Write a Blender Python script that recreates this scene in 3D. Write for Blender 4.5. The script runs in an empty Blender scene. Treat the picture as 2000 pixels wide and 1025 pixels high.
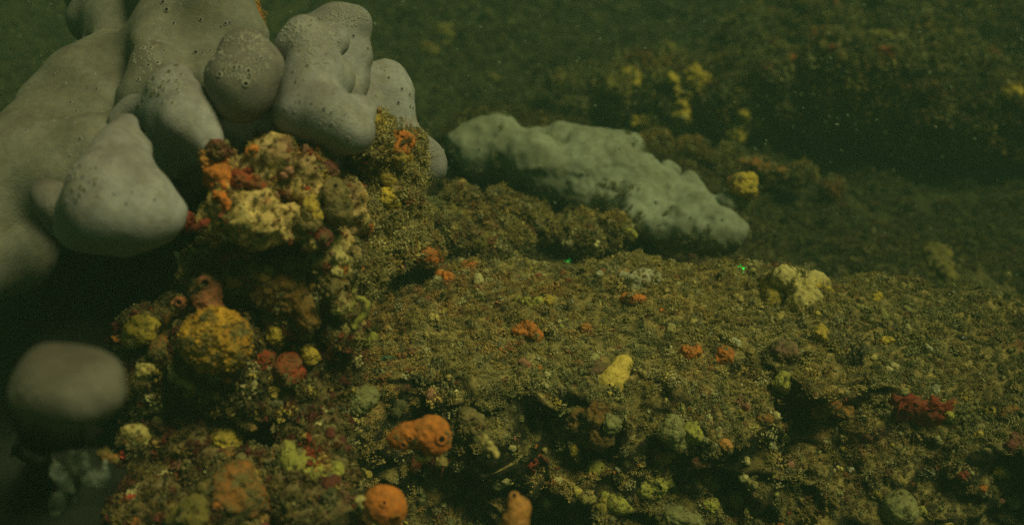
import bpy, bmesh, math, random
import numpy as np
from mathutils import Vector, Matrix, Euler
from mathutils.bvhtree import BVHTree

S = bpy.context.scene
COL = S.collection
R = math.radians
rng = np.random.default_rng(7)
random.seed(7)

# ------------------------------------------------------------------ camera, water light, sun, exposure
FPX = 1921.0                     # focal length in pixels of the 2000 px wide photograph
PITCH = R(25)
CAM = np.array([0.0, 0.0, 0.32])
cam = bpy.data.cameras.new('camera')
cam.sensor_width = 36; cam.lens = FPX/2000*36
cam.clip_start = 0.01; cam.clip_end = 60
cam.dof.use_dof = True; cam.dof.focus_distance = 0.52; cam.dof.aperture_fstop = 6.6
camo = bpy.data.objects.new('camera', cam); COL.objects.link(camo)
camo.location = CAM; camo.rotation_euler = (math.pi/2 - PITCH, 0, 0)
S.camera = camo

SUN_DIR = np.array([0.46, -0.16, 0.88]); SUN_DIR /= np.linalg.norm(SUN_DIR)
W = bpy.data.worlds.new('World'); S.world = W; W.use_nodes = True
wn = W.node_tree.nodes; wl = W.node_tree.links
bg = wn['Background']
sky = wn.new('ShaderNodeTexSky'); sky.sky_type = 'NISHITA'; sky.sun_disc = False
sky.sun_elevation = math.asin(SUN_DIR[2]); sky.sun_rotation = math.atan2(SUN_DIR[0], SUN_DIR[1])
mul = wn.new('ShaderNodeMix'); mul.data_type = 'RGBA'; mul.blend_type = 'MULTIPLY'
mul.inputs[0].default_value = 1.0
mul.inputs[7].default_value = (0.19, 0.19, 0.075, 1)      # daylight after metres of green water
wl.new(sky.outputs[0], mul.inputs[6]); wl.new(mul.outputs[2], bg.inputs[0])
bg.inputs[1].default_value = 0.05
sl = bpy.data.lights.new('sun', 'SUN'); sl.energy = 5.0; sl.angle = R(22); sl.color = (1.0, 0.76, 0.43)
slo = bpy.data.objects.new('sun', sl); COL.objects.link(slo)
slo.rotation_euler = Vector(SUN_DIR).to_track_quat('Z', 'Y').to_euler()
S.view_settings.view_transform = 'Standard'; S.view_settings.look = 'None'
S.view_settings.gamma = 1; S.view_settings.use_curve_mapping = False; S.view_settings.exposure = 0.12
S.render.engine = 'CYCLES'
S.cycles.max_bounces = 4; S.cycles.diffuse_bounces = 2; S.cycles.glossy_bounces = 1
S.cycles.transmission_bounces = 3; S.cycles.transparent_max_bounces = 8; S.cycles.volume_bounces = 0
S.cycles.use_denoising = False
S.cycles.caustics_reflective = False; S.cycles.caustics_refractive = False

# ------------------------------------------------------------------ maths helpers
RT = np.array([1.0, 0, 0]); UP = np.array([0, math.sin(PITCH), math.cos(PITCH)])
FW = np.array([0, math.cos(PITCH), -math.sin(PITCH)])
def P(px, py, d):
    """place at axial distance d that the photograph shows at px, py"""
    return CAM + d*(FW + (px-1000)/FPX*RT - (py-512.5)/FPX*UP)
def mm(px, d): return px*d/FPX          # size in metres of px pixels at distance d

def _hash(ix, iy, iz, seed):
    h = (ix.astype(np.uint32)*np.uint32(374761393) + iy.astype(np.uint32)*np.uint32(668265263)
         + iz.astype(np.uint32)*np.uint32(2147483647 & 1274126177) + np.uint32(seed*1013904223 & 0xffffffff))
    h = (h ^ (h >> np.uint32(13)))*np.uint32(1274126177)
    h = (h ^ (h >> np.uint32(15)))*np.uint32(2246822519)
    h = h ^ (h >> np.uint32(16))
    return h.astype(np.float64)/4294967295.0*2-1
def noise(p, freq, seed=0):
    q = p*freq + 1000.37
    i = np.floor(q).astype(np.int64); f = q-i; f = f*f*(3-2*f)
    out = 0
    for a in (0, 1):
        wa = f[:, 0] if a else 1-f[:, 0]
        for b in (0, 1):
            wb = f[:, 1] if b else 1-f[:, 1]
            for c in (0, 1):
                wc = f[:, 2] if c else 1-f[:, 2]
                out = out + wa*wb*wc*_hash(i[:, 0]+a, i[:, 1]+b, i[:, 2]+c, seed)
    return out
def fbm(p, freq, octv=3, seed=0, gain=.5, ridge=False):
    s = 0; a = 1.0; t = 0
    for k in range(octv):
        n = noise(p, freq*(2.03**k), seed+k*17)
        if ridge: n = 1-2*np.abs(n)
        s = s + a*n; t += a; a *= gain
    return s/t
def sstep(a, b, x):
    t = np.clip((x-a)/(b-a), 0, 1); return t*t*(3-2*t)

# ------------------------------------------------------------------ object helpers
def meta(o, label=None, cat=None, group=None, kind=None):
    if label: o['label'] = label
    if cat: o['category'] = cat
    if group: o['group'] = group
    if kind: o['kind'] = kind
    return o
def link(name, me, mat=None, parent=None, smooth=True, local=False):
    o = bpy.data.objects.new(name, me); COL.objects.link(o)
    if mat is not None and not me.materials:
        for m in (mat if isinstance(mat, (list, tuple)) else [mat]): me.materials.append(m)
    if smooth and len(me.polygons):
        me.polygons.foreach_set('use_smooth', np.ones(len(me.polygons), dtype=bool))
    if parent is not None:
        o.parent = parent
        if not local and parent.type == 'EMPTY': o.matrix_parent_inverse = Matrix.Translation(-parent.location)
    return o
def mesh_np(name, V, F):
    me = bpy.data.meshes.new(name)
    V = np.asarray(V, dtype=np.float32); F = np.asarray(F, dtype=np.int32)
    me.vertices.add(len(V)); me.vertices.foreach_set('co', V.ravel())
    k = F.shape[1]
    me.loops.add(F.size); me.loops.foreach_set('vertex_index', F.ravel())
    me.polygons.add(len(F)); me.polygons.foreach_set('loop_start', np.arange(0, F.size, k, dtype=np.int32))
    me.polygons.foreach_set('loop_total', np.full(len(F), k, dtype=np.int32))
    me.update(calc_edges=True); return me
def empty(name, loc=(0, 0, 0)):
    o = bpy.data.objects.new(name, None); COL.objects.link(o); o.location = loc
    o.empty_display_size = 0.01; return o

_ico = {}
def ico(sub):
    if sub not in _ico:
        bm = bmesh.new(); bmesh.ops.create_icosphere(bm, subdivisions=sub, radius=1)
        V = np.array([v.co[:] for v in bm.verts]); F = np.array([[v.index for v in f.verts] for f in bm.faces])
        bm.free(); _ico[sub] = (V, F)
    return _ico[sub]

def vnormals(V, F):
    a, b, c = V[F[:, 0]], V[F[:, 1]], V[F[:, 2]]
    n = np.cross(b-a, c-a); N = np.zeros_like(V)
    for k in range(3): np.add.at(N, F[:, k], n)
    return N/np.maximum(np.linalg.norm(N, axis=1, keepdims=True), 1e-12)

def blobVF(spheres, k=None, sub=4, disp=(), center=None):
    """closed rounded body: the smooth union of several spheres (world x,y,z,r), star shaped, then displaced"""
    sp = np.array(spheres, dtype=float)
    c = sp[:, :3].mean(0) if center is None else np.array(center)
    if center is None:
        w = sp[:, 3]**3; c = (sp[:, :3]*w[:, None]).sum(0)/w.sum()
    k = sp[:, 3].mean()*.18 if k is None else k
    D, F = ico(sub)
    R0 = (np.linalg.norm(sp[:, :3]-c, axis=1)+sp[:, 3]).max()*1.15
    def sdf(t):
        p = c + D*t[:, None]
        d = np.stack([np.linalg.norm(p-s[:3], axis=1)-s[3] for s in sp], 1)
        m = d.min(1)
        return m - k*np.log(np.exp(-(d-m[:, None])/k).sum(1))
    t = np.full(len(D), R0); hi = t.copy(); found = np.zeros(len(D), bool); lo = np.zeros(len(D))
    N = 40
    for i in range(N, -1, -1):
        tt = np.full(len(D), R0*i/N); s = sdf(tt)
        new = (~found) & (s < 0); lo[new] = tt[new]; hi[new] = R0*(i+1)/N; found |= new
    for _ in range(14):
        m = (lo+hi)/2; s = sdf(m); ins = s < 0
        lo = np.where(ins, m, lo); hi = np.where(ins, hi, m)
    V = c + D*((lo+hi)/2)[:, None]
    V = displaced(V, F, disp)
    return V, F
def displaced(V, F, disp):
    for (amp, freq, octv, seed, ridge) in disp:
        N = vnormals(V, F); V = V + N*(amp*fbm(V, freq, octv, seed, ridge=ridge))[:, None]
    return V
def remeshVF(spheres, voxel, smooth=4, disp=()):
    bm = bmesh.new()
    for s in spheres:
        M = Matrix.Translation(Vector(s[:3])) @ Matrix.Diagonal(Vector((s[3], s[3], s[3], 1)))
        bmesh.ops.create_icosphere(bm, subdivisions=3, radius=1, matrix=M)
    me = bpy.data.meshes.new('tmp'); bm.to_mesh(me); bm.free()
    o = bpy.data.objects.new('tmp', me); COL.objects.link(o)
    m = o.modifiers.new('r', 'REMESH'); m.mode = 'VOXEL'; m.voxel_size = voxel
    m2 = o.modifiers.new('s', 'SMOOTH'); m2.factor = .6; m2.iterations = smooth
    m3 = o.modifiers.new('t', 'TRIANGULATE')
    dg = bpy.context.evaluated_depsgraph_get(); ev = o.evaluated_get(dg); e = ev.to_mesh()
    V = np.empty(len(e.vertices)*3); e.vertices.foreach_get('co', V); V = V.reshape(-1, 3)
    F = np.empty(len(e.polygons)*3, dtype=np.int32); e.loops.foreach_get('vertex_index', F); F = F.reshape(-1, 3)
    ev.to_mesh_clear(); bpy.data.objects.remove(o); bpy.data.meshes.remove(me)
    return displaced(V, F, disp), F

# surfaces that other things can be set on, and that turf can grow on
SURF = []      # (V, F, BVH)
def register(V, F):
    Ft = F if F.shape[1] == 3 else np.concatenate([F[:, [0, 1, 2]], F[:, [0, 2, 3]]])
    SURF.append((V, Ft, BVHTree.FromPolygons(V.tolist(), Ft.tolist())))
    return SURF[-1]
def hit(px, py, surf=None):
    """first registered surface met by the line of sight at px,py: point, normal, axial distance"""
    d = Vector(P(px, py, 1.0)-CAM).normalized(); best = None
    for s in (surf or SURF):
        loc, n, i, dist = s[2].ray_cast(Vector(CAM), d)
        if loc is not None and (best is None or dist < best[2]): best = (loc, n, dist)
    if best is None: return None
    loc, n, dist = best
    if n.dot(d) > 0: n = -n
    return np.array(loc), np.array(n), float(np.dot(np.array(loc)-CAM, FW))

# ------------------------------------------------------------------ materials
def new_mat(name):
    m = bpy.data.materials.new(name); m.use_nodes = True
    nt = m.node_tree; b = nt.nodes['Principled BSDF']
    return m, nt, b
def obj_coord(nt):
    g = nt.nodes.new('ShaderNodeNewGeometry'); return g.outputs['Position']
def tex(nt, kind, scale, vec, detail=3, rough=.55, **kw):
    if kind == 'noise':
        n = nt.nodes.new('ShaderNodeTexNoise'); n.inputs['Detail'].default_value = detail; n.inputs['Roughness'].default_value = rough
    else:
        n = nt.nodes.new('ShaderNodeTexVoronoi')
        if 'feature' in kw: n.feature = kw['feature']
    n.inputs['Scale'].default_value = scale
    nt.links.new(vec, n.inputs['Vector']); return n
def ramp(nt, fac, stops):
    r = nt.nodes.new('ShaderNodeValToRGB'); e = r.color_ramp.elements
    e[0].position, e[0].color = stops[0][0], (*stops[0][1], 1)
    e[1].position, e[1].color = stops[-1][0], (*stops[-1][1], 1)
    for p, c in stops[1:-1]:
        x = e.new(p); x.color = (*c, 1)
    nt.links.new(fac, r.inputs[0]); return r.outputs[0]
def mix(nt, a, b, fac, mode='MIX'):
    m = nt.nodes.new('ShaderNodeMix'); m.data_type = 'RGBA'; m.blend_type = mode
    for s, v in ((m.inputs[0], fac), (m.inputs[6], a), (m.inputs[7], b)):
        if isinstance(v, (int, float)): s.default_value = v
        elif isinstance(v, tuple): s.default_value = (*v, 1)
        else: nt.links.new(v, s)
    return m.outputs[2]
def bump(nt, b, h, dist, strength=1.0, prev=None):
    n = nt.nodes.new('ShaderNodeBump'); n.inputs['Distance'].default_value = dist; n.inputs['Strength'].default_value = strength
    nt.links.new(h, n.inputs['Height'])
    if prev is not None: nt.links.new(prev, n.inputs['Normal'])
    nt.links.new(n.outputs[0], b.inputs['Normal']); return n.outputs[0]

def coral_mat(name, base, dusk, silt, rough=.75, pap=0.0, top=1.0):
    m, nt, b = new_mat(name); v = obj_coord(nt)
    n1 = tex(nt, 'noise', 28, v, 4); n2 = tex(nt, 'noise', 260, v, 3, .7); n3 = tex(nt, 'noise', 90, v, 4, .65)
    c = ramp(nt, n1.outputs[0], [(.36, dusk), (.6, base)])
    c = mix(nt, c, ramp(nt, n3.outputs[0], [(.5, (0, 0, 0)), (.72, (1, 1, 1))]), 0.0) if False else c
    f = ramp(nt, n3.outputs[0], [(.48, (0, 0, 0)), (.74, (.75, .75, .75))])
    c = mix(nt, c, silt, f)
    gn = nt.nodes.new('ShaderNodeNewGeometry'); sx = nt.nodes.new('ShaderNodeSeparateXYZ'); nt.links.new(gn.outputs['Normal'], sx.inputs[0])
    up_ = ramp(nt, sx.outputs[2], [(.45, (0, 0, 0)), (.95, (1, 1, 1))]); pt = ramp(nt, tex(nt, 'noise', 55, v, 4, .6).outputs[0], [(.40, (.35, .35, .35)), (.6, (1, 1, 1))])
    c = mix(nt, c, tuple(x*.50*y for x, y in zip(base, (1.02, .93, .90))), mix(nt, (0., 0., 0.), mix(nt, up_, pt, 1.0, 'MULTIPLY'), top))
    d = ramp(nt, n2.outputs[0], [(.3, (.78, .78, .78)), (.7, (1.12, 1.12, 1.1))])
    c = mix(nt, c, d, 1.0, 'MULTIPLY')
    nt.links.new(c, b.inputs['Base Color']); b.inputs['Roughness'].default_value = rough
    b.inputs['Specular IOR Level'].default_value = .25
    p = bump(nt, b, n2.outputs[0], .0004, .45)
    vo = tex(nt, 'voronoi', 900, v)
    p = bump(nt, b, vo.outputs[0], .00025 + pap, .5, p)
    return m
M_coral = coral_mat('pale_coral_skin', (.35, .34, .37), (.235, .22, .24), (.26, .23, .18))
M_coral_dusk = coral_mat('mauve_coral_skin', (.22, .20, .20), (.15, .135, .135), (.20, .18, .13))
M_coral_cream = coral_mat('cream_coral_skin', (.23, .22, .20), (.17, .16, .14), (.185, .16, .115))
M_head = coral_mat('dim_coral_skin', (.17, .155, .14), (.12, .11, .095), (.14, .12, .09))
M_bumps = coral_mat('polyp_bump_skin', (.40, .385, .36), (.30, .285, .27), (.30, .27, .21))
M_sheet = coral_mat('silted_white_crust', (.29, .30, .25), (.20, .20, .15), (.16, .145, .09), .9, top=.1)

def sponge_mat(name, base, alt, speck=None, bscale=300, bdist=.0012, silt=.5):
    m, nt, b = new_mat(name); v = obj_coord(nt)
    n1 = tex(nt, 'noise', 70, v, 4, .65); n2 = tex(nt, 'noise', bscale*1.3, v, 3, .7)
    vo = tex(nt, 'voronoi', bscale, v)
    c = ramp(nt, n1.outputs[0], [(.35, alt), (.62, base)])
    base_ = .8*(.30*base[0]+.59*base[1]+.11*base[2])
    g = ramp(nt, n2.outputs[0], [(.3, (.5, .5, .45)), (.6, (1.0, 1.0, .95))])
    c = mix(nt, c, g, .85, 'MULTIPLY')
    n4 = tex(nt, 'noise', 130, v, 5, .75)
    silt = min(1, silt*1.35)
    f = ramp(nt, n4.outputs[0], [(.44, (.08, .08, .08)), (.60, (silt, silt, silt))])
    c = mix(nt, c, speck or (.13, .105, .04), f)
    nt.links.new(c, b.inputs['Base Color']); b.inputs['Roughness'].default_value = .8
    b.inputs['Specular IOR Level'].default_value = .2
    p = bump(nt, b, vo.outputs[0], bdist*.6, .8); bump(nt, b, n2.outputs[0], bdist, .8, p)
    return m
SP = {
 'orange': sponge_mat('orange_sponge', (.72, .22, .035), (.56, .15, .03), silt=.3),
 'dullorange': sponge_mat('silted_orange_sponge', (.42, .15, .035), (.26, .12, .035), silt=.8),
 'paleorange': sponge_mat('pale_orange_sponge', (.60, .27, .08), (.50, .20, .05), silt=.35),
 'pink': sponge_mat('pinkish_tube', (.50, .17, .085), (.36, .11, .06)),
 'red': sponge_mat('red_sponge', (.42, .055, .018), (.27, .03, .012)),
 'darkred': sponge_mat('dark_red_growth', (.16, .022, .012), (.10, .014, .01), silt=.3),
 'maroon': sponge_mat('maroon_crust', (.20, .05, .045), (.12, .03, .03), silt=.4),
 'yellow': sponge_mat('yellow_sponge', (.60, .42, .07), (.46, .30, .05), silt=.35),
 'lemon': sponge_mat('lemon_sponge', (.80, .57, .14), (.70, .48, .10), silt=.05),
 'gold': sponge_mat('golden_sponge', (.62, .33, .035), (.48, .22, .025), speck=(.12, .09, .03), bscale=220, bdist=.002, silt=.75),
 'olive': sponge_mat('olive_yellow_sponge', (.26, .20, .04), (.17, .13, .03), silt=.8),
 'farolive': sponge_mat('ochre_yellow_sponge', (.66, .46, .06), (.48, .33, .05), silt=.35),
 'cream': sponge_mat('cream_sponge', (.64, .52, .22), (.50, .38, .13), silt=.25),
 'greenish': sponge_mat('green_yellow_sponge', (.46, .42, .09), (.34, .31, .07), silt=.3),
 'palegreen': sponge_mat('pale_green_growth', (.31, .30, .14), (.22, .21, .09), silt=.4),
 'brown': sponge_mat('brown_sponge', (.24, .115, .025), (.16, .08, .02), silt=.4, bdist=.002),
 'tan': sponge_mat('tan_growth', (.27, .19, .085), (.18, .12, .05), silt=.6),
 'mauve': sponge_mat('mauve_crust', (.24, .12, .09), (.16, .09, .06), silt=.8),
 'white': sponge_mat('whitish_crust', (.60, .56, .42), (.42, .38, .27), silt=.4),
 'teal': sponge_mat('teal_growth', (.04, .16, .11), (.03, .10, .07), silt=.3),
}
def crust_mat(name, light, bright=1.0):
    m, nt, b = new_mat(name); v = obj_coord(nt)
    n1 = tex(nt, 'noise', 34, v, 5, .65); n2 = tex(nt, 'noise', 330, v, 4, .75); n3 = tex(nt, 'noise', 85, v, 4, .6)
    L = lambda c: tuple(x*bright for x in c)
    c = ramp(nt, n1.outputs[0], [(.30, L((.20, .06, .04))), (.41, L((.30, .17, .07))), (.50, L(light)), (.60, L((.36, .26, .085))), (.72, L((.17, .07, .055)))])
    c2 = ramp(nt, n3.outputs[0], [(.33, L((.07, .055, .03))), (.48, L((.36, .29, .14))), (.62, L((.44, .37, .19))), (.74, L((.26, .09, .06)))])
    c = mix(nt, c, c2, .5)
    g = ramp(nt, n2.outputs[0], [(.33, (.35, .33, .3)), (.60, (1.15, 1.12, 1.05))])
    c = mix(nt, c, g, .9, 'MULTIPLY')
    nt.links.new(c, b.inputs['Base Color']); b.inputs['Roughness'].default_value = .8
    b.inputs['Specular IOR Level'].default_value = .25
    p = bump(nt, b, n3.outputs[0], .004, .8); bump(nt, b, n2.outputs[0], .0016, .9, p)
    return m
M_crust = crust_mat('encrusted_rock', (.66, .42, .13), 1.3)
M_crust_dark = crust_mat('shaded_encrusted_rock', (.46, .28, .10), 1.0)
def ground_mat():
    m, nt, b = new_mat('silted_reef_ground'); v = obj_coord(nt)
    n1 = tex(nt, 'noise', 16, v, 5, .65); n2 = tex(nt, 'noise', 420, v, 4, .75); n3 = tex(nt, 'noise', 110, v, 4, .65)
    c = ramp(nt, n1.outputs[0], [(.32, (.24, .205, .095)), (.45, (.33, .25, .10)), (.56, (.35, .25, .095)), (.70, (.33, .17, .075))])
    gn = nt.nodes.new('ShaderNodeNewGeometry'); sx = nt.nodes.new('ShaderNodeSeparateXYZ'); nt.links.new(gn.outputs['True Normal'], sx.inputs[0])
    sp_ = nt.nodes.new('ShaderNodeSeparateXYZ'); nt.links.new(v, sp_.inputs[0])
    c = mix(nt, c, (.045, .048, .024), ramp(nt, sp_.outputs[1], [(.58, (0, 0, 0)), (.78, (.90, .90, .90))]))   # darker ground colour beyond the hollow
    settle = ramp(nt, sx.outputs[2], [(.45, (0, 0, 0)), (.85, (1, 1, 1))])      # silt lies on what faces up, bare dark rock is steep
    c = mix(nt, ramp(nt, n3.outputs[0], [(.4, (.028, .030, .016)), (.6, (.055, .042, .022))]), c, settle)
    g = ramp(nt, n2.outputs[0], [(.33, (.3, .3, .3)), (.62, (1.3, 1.3, 1.25))])
    c = mix(nt, c, g, .9, 'MULTIPLY')
    g = ramp(nt, n3.outputs[0], [(.35, (.5, .5, .5)), (.6, (1.15, 1.15, 1.1))])
    c = mix(nt, c, g, .8, 'MULTIPLY')
    nt.links.new(c, b.inputs['Base Color']); b.inputs['Roughness'].default_value = .95
    b.inputs['Specular IOR Level'].default_value = .1
    p = bump(nt, b, n3.outputs[0], .004, .9); bump(nt, b, n2.outputs[0], .002, 1, p)
    return m
M_ground = ground_mat()
def plain(name, col, rough=.8, spec=.2, emit=None):
    m, nt, b = new_mat(name); v = obj_coord(nt)
    n = tex(nt, 'noise', 300, v, 3, .7)
    c = ramp(nt, n.outputs[0], [(.3, tuple(x*.6 for x in col)), (.7, tuple(min(1, x*1.2) for x in col))])
    nt.links.new(c, b.inputs['Base Color']); b.inputs['Roughness'].default_value = rough; b.inputs['Specular IOR Level'].default_value = spec
    if emit:
        b.inputs['Emission Color'].default_value = (*emit[0], 1); b.inputs['Emission Strength'].default_value = emit[1]
    return m
M_crust_foot = crust_mat('foot_shade_rock', (.30, .18, .07), .6)  # darker copy of the crust, shade of the foot put into its colour
M_wall = plain('shade_black_rock', (.010, .011, .008))  # near black: shade under and between the corals put into the colour
M_hole = plain('dark_opening', (.012, .01, .006))
M_black = plain('black_skin', (.01, .01, .012), .4, .5)
M_shell = plain('pale_shell', (.6, .56, .45), .5, .4)
M_stalk = plain('pale_stalk', (.32, .29, .17))
M_stalk_dark = plain('dark_stalk', (.05, .05, .03))
M_snow = plain('drifting_particle', (.40, .44, .36))
M_laser = plain('laser_green', (.02, .5, .1), emit=((.0, 1.0, .08), 1.2))
def glassy():
    m, nt, b = new_mat('glassy_tunic'); v = obj_coord(nt)
    n = tex(nt, 'noise', 200, v, 3, .6)
    c = ramp(nt, n.outputs[0], [(.3, (.20, .23, .20)), (.7, (.50, .54, .47))])
    nt.links.new(c, b.inputs['Base Color']); b.inputs['Roughness'].default_value = .25
    b.inputs['Transmission Weight'].default_value = .6; b.inputs['IOR'].default_value = 1.15
    a = ramp(nt, n.outputs[0], [(.35, (.12, .12, .12)), (.68, (.8, .8, .8))])
    nt.links.new(a, b.inputs['Alpha'])
    bump(nt, b, n.outputs[0], .001, .8); return m
M_glass = glassy()
def inst_mat(name, rough=.9, transl=.0):
    m, nt, b = new_mat(name)
    at = nt.nodes.new('ShaderNodeAttribute'); at.attribute_type = 'INSTANCER'; at.attribute_name = 'tint'
    v = obj_coord(nt); n = tex(nt, 'noise', 500, v, 2, .6)
    g = ramp(nt, n.outputs[0], [(.3, (.55, .55, .55)), (.68, (1.35, 1.35, 1.3))])
    c = mix(nt, at.outputs['Color'], g, 1.0, 'MULTIPLY')
    nt.links.new(c, b.inputs['Base Color']); b.inputs['Roughness'].default_value = rough
    b.inputs['Specular IOR Level'].default_value = .15
    return m
M_turf = inst_mat('silty_turf')

# ------------------------------------------------------------------ the ground
def ground_height(x, y):
    """large form of the bottom: near face, plateau, hollow, low bank, far slope"""
    # profile across the middle
    ys = np.array([-.5, .10, .28, .37, .400, .43, .50, .55, .585, .64, .70, .78, .90, 1.05, 1.3, 1.7, 2.4, 4., 7.])
    zs = np.array([-.5, -.40, -.28, -.17, -.045, .043, .055, .060, .048, -.020, -.035, -.015, -.02, -.012, .05, .17, .42, .9, 1.4])
    z = np.interp(y, ys, zs)
    z = .5*z + .25*np.interp(y-.012, ys, zs) + .25*np.interp(y+.012, ys, zs)
    # plateau falls away to the right
    pl = sstep(.36, .44, y)*(1-sstep(.58, .72, y))
    z = z - pl*.10*np.clip(x-.06, 0, 1)
    # the crest mound in front of the white crust
    z = z + .012*np.exp(-((x-.10)/.06)**2 - ((y-.565)/.035)**2)
    # it drops off on the left, behind and beside the pinnacle
    left = sstep(-.115, -.21, x)*(1-sstep(.75, 1.05, y))
    z = z - .22*left
    z = z - .05*sstep(-.06, -.12, x)*(1-sstep(.60, .70, y))*sstep(.44, .5, y)
    # bank under the white crust
    t = np.clip((x+.03)/.30, -1, 1.2)
    bx = np.exp(-((x-.045)/.17)**4)
    top = .076 - .062*np.clip((x+.03)/.24, 0, 1.3)**1.3
    prof = sstep(.655, .80, y)*(1-sstep(.84, .96, y))
    z = np.maximum(z, z + bx*prof*(top-z))
    # rubble bank left of the hollow
    z = z + .045*np.exp(-((x+.035)/.075)**2 - ((y-.635)/.04)**2)
    return z
nx, ny = 700, 620
u = np.linspace(-1, 1, nx); au = np.abs(u)
X1 = np.sign(u)*(.42*np.minimum(au, .66)/.66 + 3.6*(np.maximum(au-.66, 0)/.34)**2.3)
v = np.linspace(0, 1, ny)
Y1 = np.concatenate([np.linspace(.02, .30, 30, endpoint=False), np.linspace(.30, .385, 40, endpoint=False), np.linspace(.385, .45, 200, endpoint=False),
                     np.linspace(.45, .92, 240, endpoint=False), .92+5.0*np.linspace(0, 1, 110)**2.2])
XX, YY = np.meshgrid(X1, Y1)
q0 = np.stack([XX.ravel(), YY.ravel(), np.zeros(XX.size)], 1)
wx = noise(q0, 9, 91)*.016; wy = noise(q0, 9, 92)*.014
z = ground_height(q0[:, 0]+wx, q0[:, 1]+wy)
TV = q0.copy(); TV[:, 2] = z
far = np.clip(q0[:, 1]/.6, .6, 3)
TV[:, 2] += fbm(q0, 14, 3, 3)*.014*far
lump = fbm(q0*np.array([1, 1, 0])+z[:, None]*np.array([0, 0, 1]), 42, 3, 11)
nearf = sstep(.47, .41, q0[:, 1])
TV[:, 2] += lump*(.0075+.014*nearf)*np.minimum(far, 1.6)
pit = np.clip(fbm(TV, 30, 2, 23)-.12, 0, 1)
TV[:, 2] -= pit*(.012+.04*nearf)
TV[:, 1] += pit*.075*nearf
TV[:, 2] += fbm(TV, 130, 2, 31)*.0022
TV[:, 0] += fbm(TV, 36, 2, 41)*.010; TV[:, 1] += fbm(TV, 36, 3, 51)*(.008+.022*nearf) - .008*nearf
ii = np.arange(ny-1)[:, None]*nx + np.arange(nx-1)[None, :]; ii = ii.ravel()
TF = np.stack([ii, ii+1, ii+nx+1, ii+nx], 1)
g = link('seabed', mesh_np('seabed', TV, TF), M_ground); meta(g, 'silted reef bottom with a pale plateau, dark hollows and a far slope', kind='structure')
GROUND = register(TV, TF)

# ------------------------------------------------------------------ rocks
ROCKS = {}
def rock(key, name, sph, label, mat, voxel=None, sub=6, disp=(), k=None, cat='rock', parent=None, smooth=3):
    sp = [(*P(px, py, d), mm(r, d)) for px, py, d, r in sph]
    if voxel: V, F = remeshVF(sp, voxel, smooth, disp)
    else: V, F = blobVF(sp, k, sub, disp)
    o = link(name, mesh_np(name, V, F), mat, parent); 
    if parent is None: meta(o, label, cat)
    ROCKS[key] = register(V, F); return o

CR = [(.0075, 45, 3, 5, False), (.0030, 105, 2, 9, True), (.0022, 210, 3, 13, False)]
rock('top', 'encrusted_rock', [(455, 345, .425, 52), (462, 390, .42, 50), (500, 345, .42, 46), (545, 318, .425, 58), (560, 385, .455, 66), (598, 330, .425, 50), (500, 410, .415, 38), (560, 435, .415, 30),
     (636, 400, .425, 46), (640, 400, .44, 58), (655, 430, .445, 48), (520, 300, .44, 40), (560, 445, .415, 34), (480, 435, .41, 32), (420, 428, .42, 26), (520, 445, .412, 30), (610, 460, .418, 32), (620, 450, .42, 36), (665, 470, .43, 34)],
     'tan and rusty encrusted rock knob directly under the white coral lobes', M_crust, voxel=.0013, disp=CR)
rock('ledge', 'encrusted_rock', [(640, 500, .43, 40), (665, 530, .43, 36), (650, 570, .43, 34), (580, 535, .44, 30), (520, 540, .44, 34), (460, 545, .445, 30), (400, 545, .45, 30), (560, 620, .445, 36), (670, 650, .44, 36), (560, 490, .455, 50), (500, 510, .475, 50), (430, 530, .47, 60), (560, 560, .465, 60), (480, 590, .47, 62), (400, 600, .475, 52),
     (640, 560, .455, 46), (620, 640, .465, 60), (540, 660, .47, 60), (455, 600, .46, 36), (680, 500, .44, 22), (500, 480, .45, 40), (660, 600, .46, 30)],
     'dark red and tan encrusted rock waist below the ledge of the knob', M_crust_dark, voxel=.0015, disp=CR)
rock('foot', 'encrusted_rock', [(420, 690, .44, 80), (300, 640, .45, 46), (350, 620, .45, 46), (280, 720, .445, 45), (500, 740, .45, 80), (600, 740, .455, 74), (330, 760, .45, 60), (440, 800, .46, 80), (600, 820, .455, 74), (640, 720, .46, 50),
     (400, 900, .44, 70), (300, 880, .445, 56), (500, 950, .42, 70), (600, 930, .425, 60), (450, 1010, .41, 66), (620, 1010, .41, 60), (300, 1000, .42, 60)],
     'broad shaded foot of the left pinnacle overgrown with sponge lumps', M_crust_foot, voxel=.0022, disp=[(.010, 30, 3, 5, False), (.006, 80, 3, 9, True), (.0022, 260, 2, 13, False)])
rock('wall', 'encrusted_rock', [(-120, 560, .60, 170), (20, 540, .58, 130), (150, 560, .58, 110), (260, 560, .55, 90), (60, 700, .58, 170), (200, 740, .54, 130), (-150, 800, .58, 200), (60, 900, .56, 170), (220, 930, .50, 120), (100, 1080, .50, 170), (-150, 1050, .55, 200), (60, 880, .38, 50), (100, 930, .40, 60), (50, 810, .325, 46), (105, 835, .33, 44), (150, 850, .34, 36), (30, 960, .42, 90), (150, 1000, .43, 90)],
     'rock wall coloured black for shade under the big coral colony at the left', M_wall, voxel=.005, disp=[(.014, 24, 3, 5, False), (.006, 80, 3, 9, True)])
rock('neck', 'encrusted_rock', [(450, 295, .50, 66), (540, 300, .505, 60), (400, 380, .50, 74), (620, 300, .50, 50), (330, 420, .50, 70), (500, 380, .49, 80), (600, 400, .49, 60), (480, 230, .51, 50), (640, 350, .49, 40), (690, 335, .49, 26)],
     'rock core coloured black for shade behind the rusty knob that carries the white corals', M_wall, voxel=.003, disp=[(.008, 40, 3, 5, False), (.004, 110, 3, 9, True)])
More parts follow.
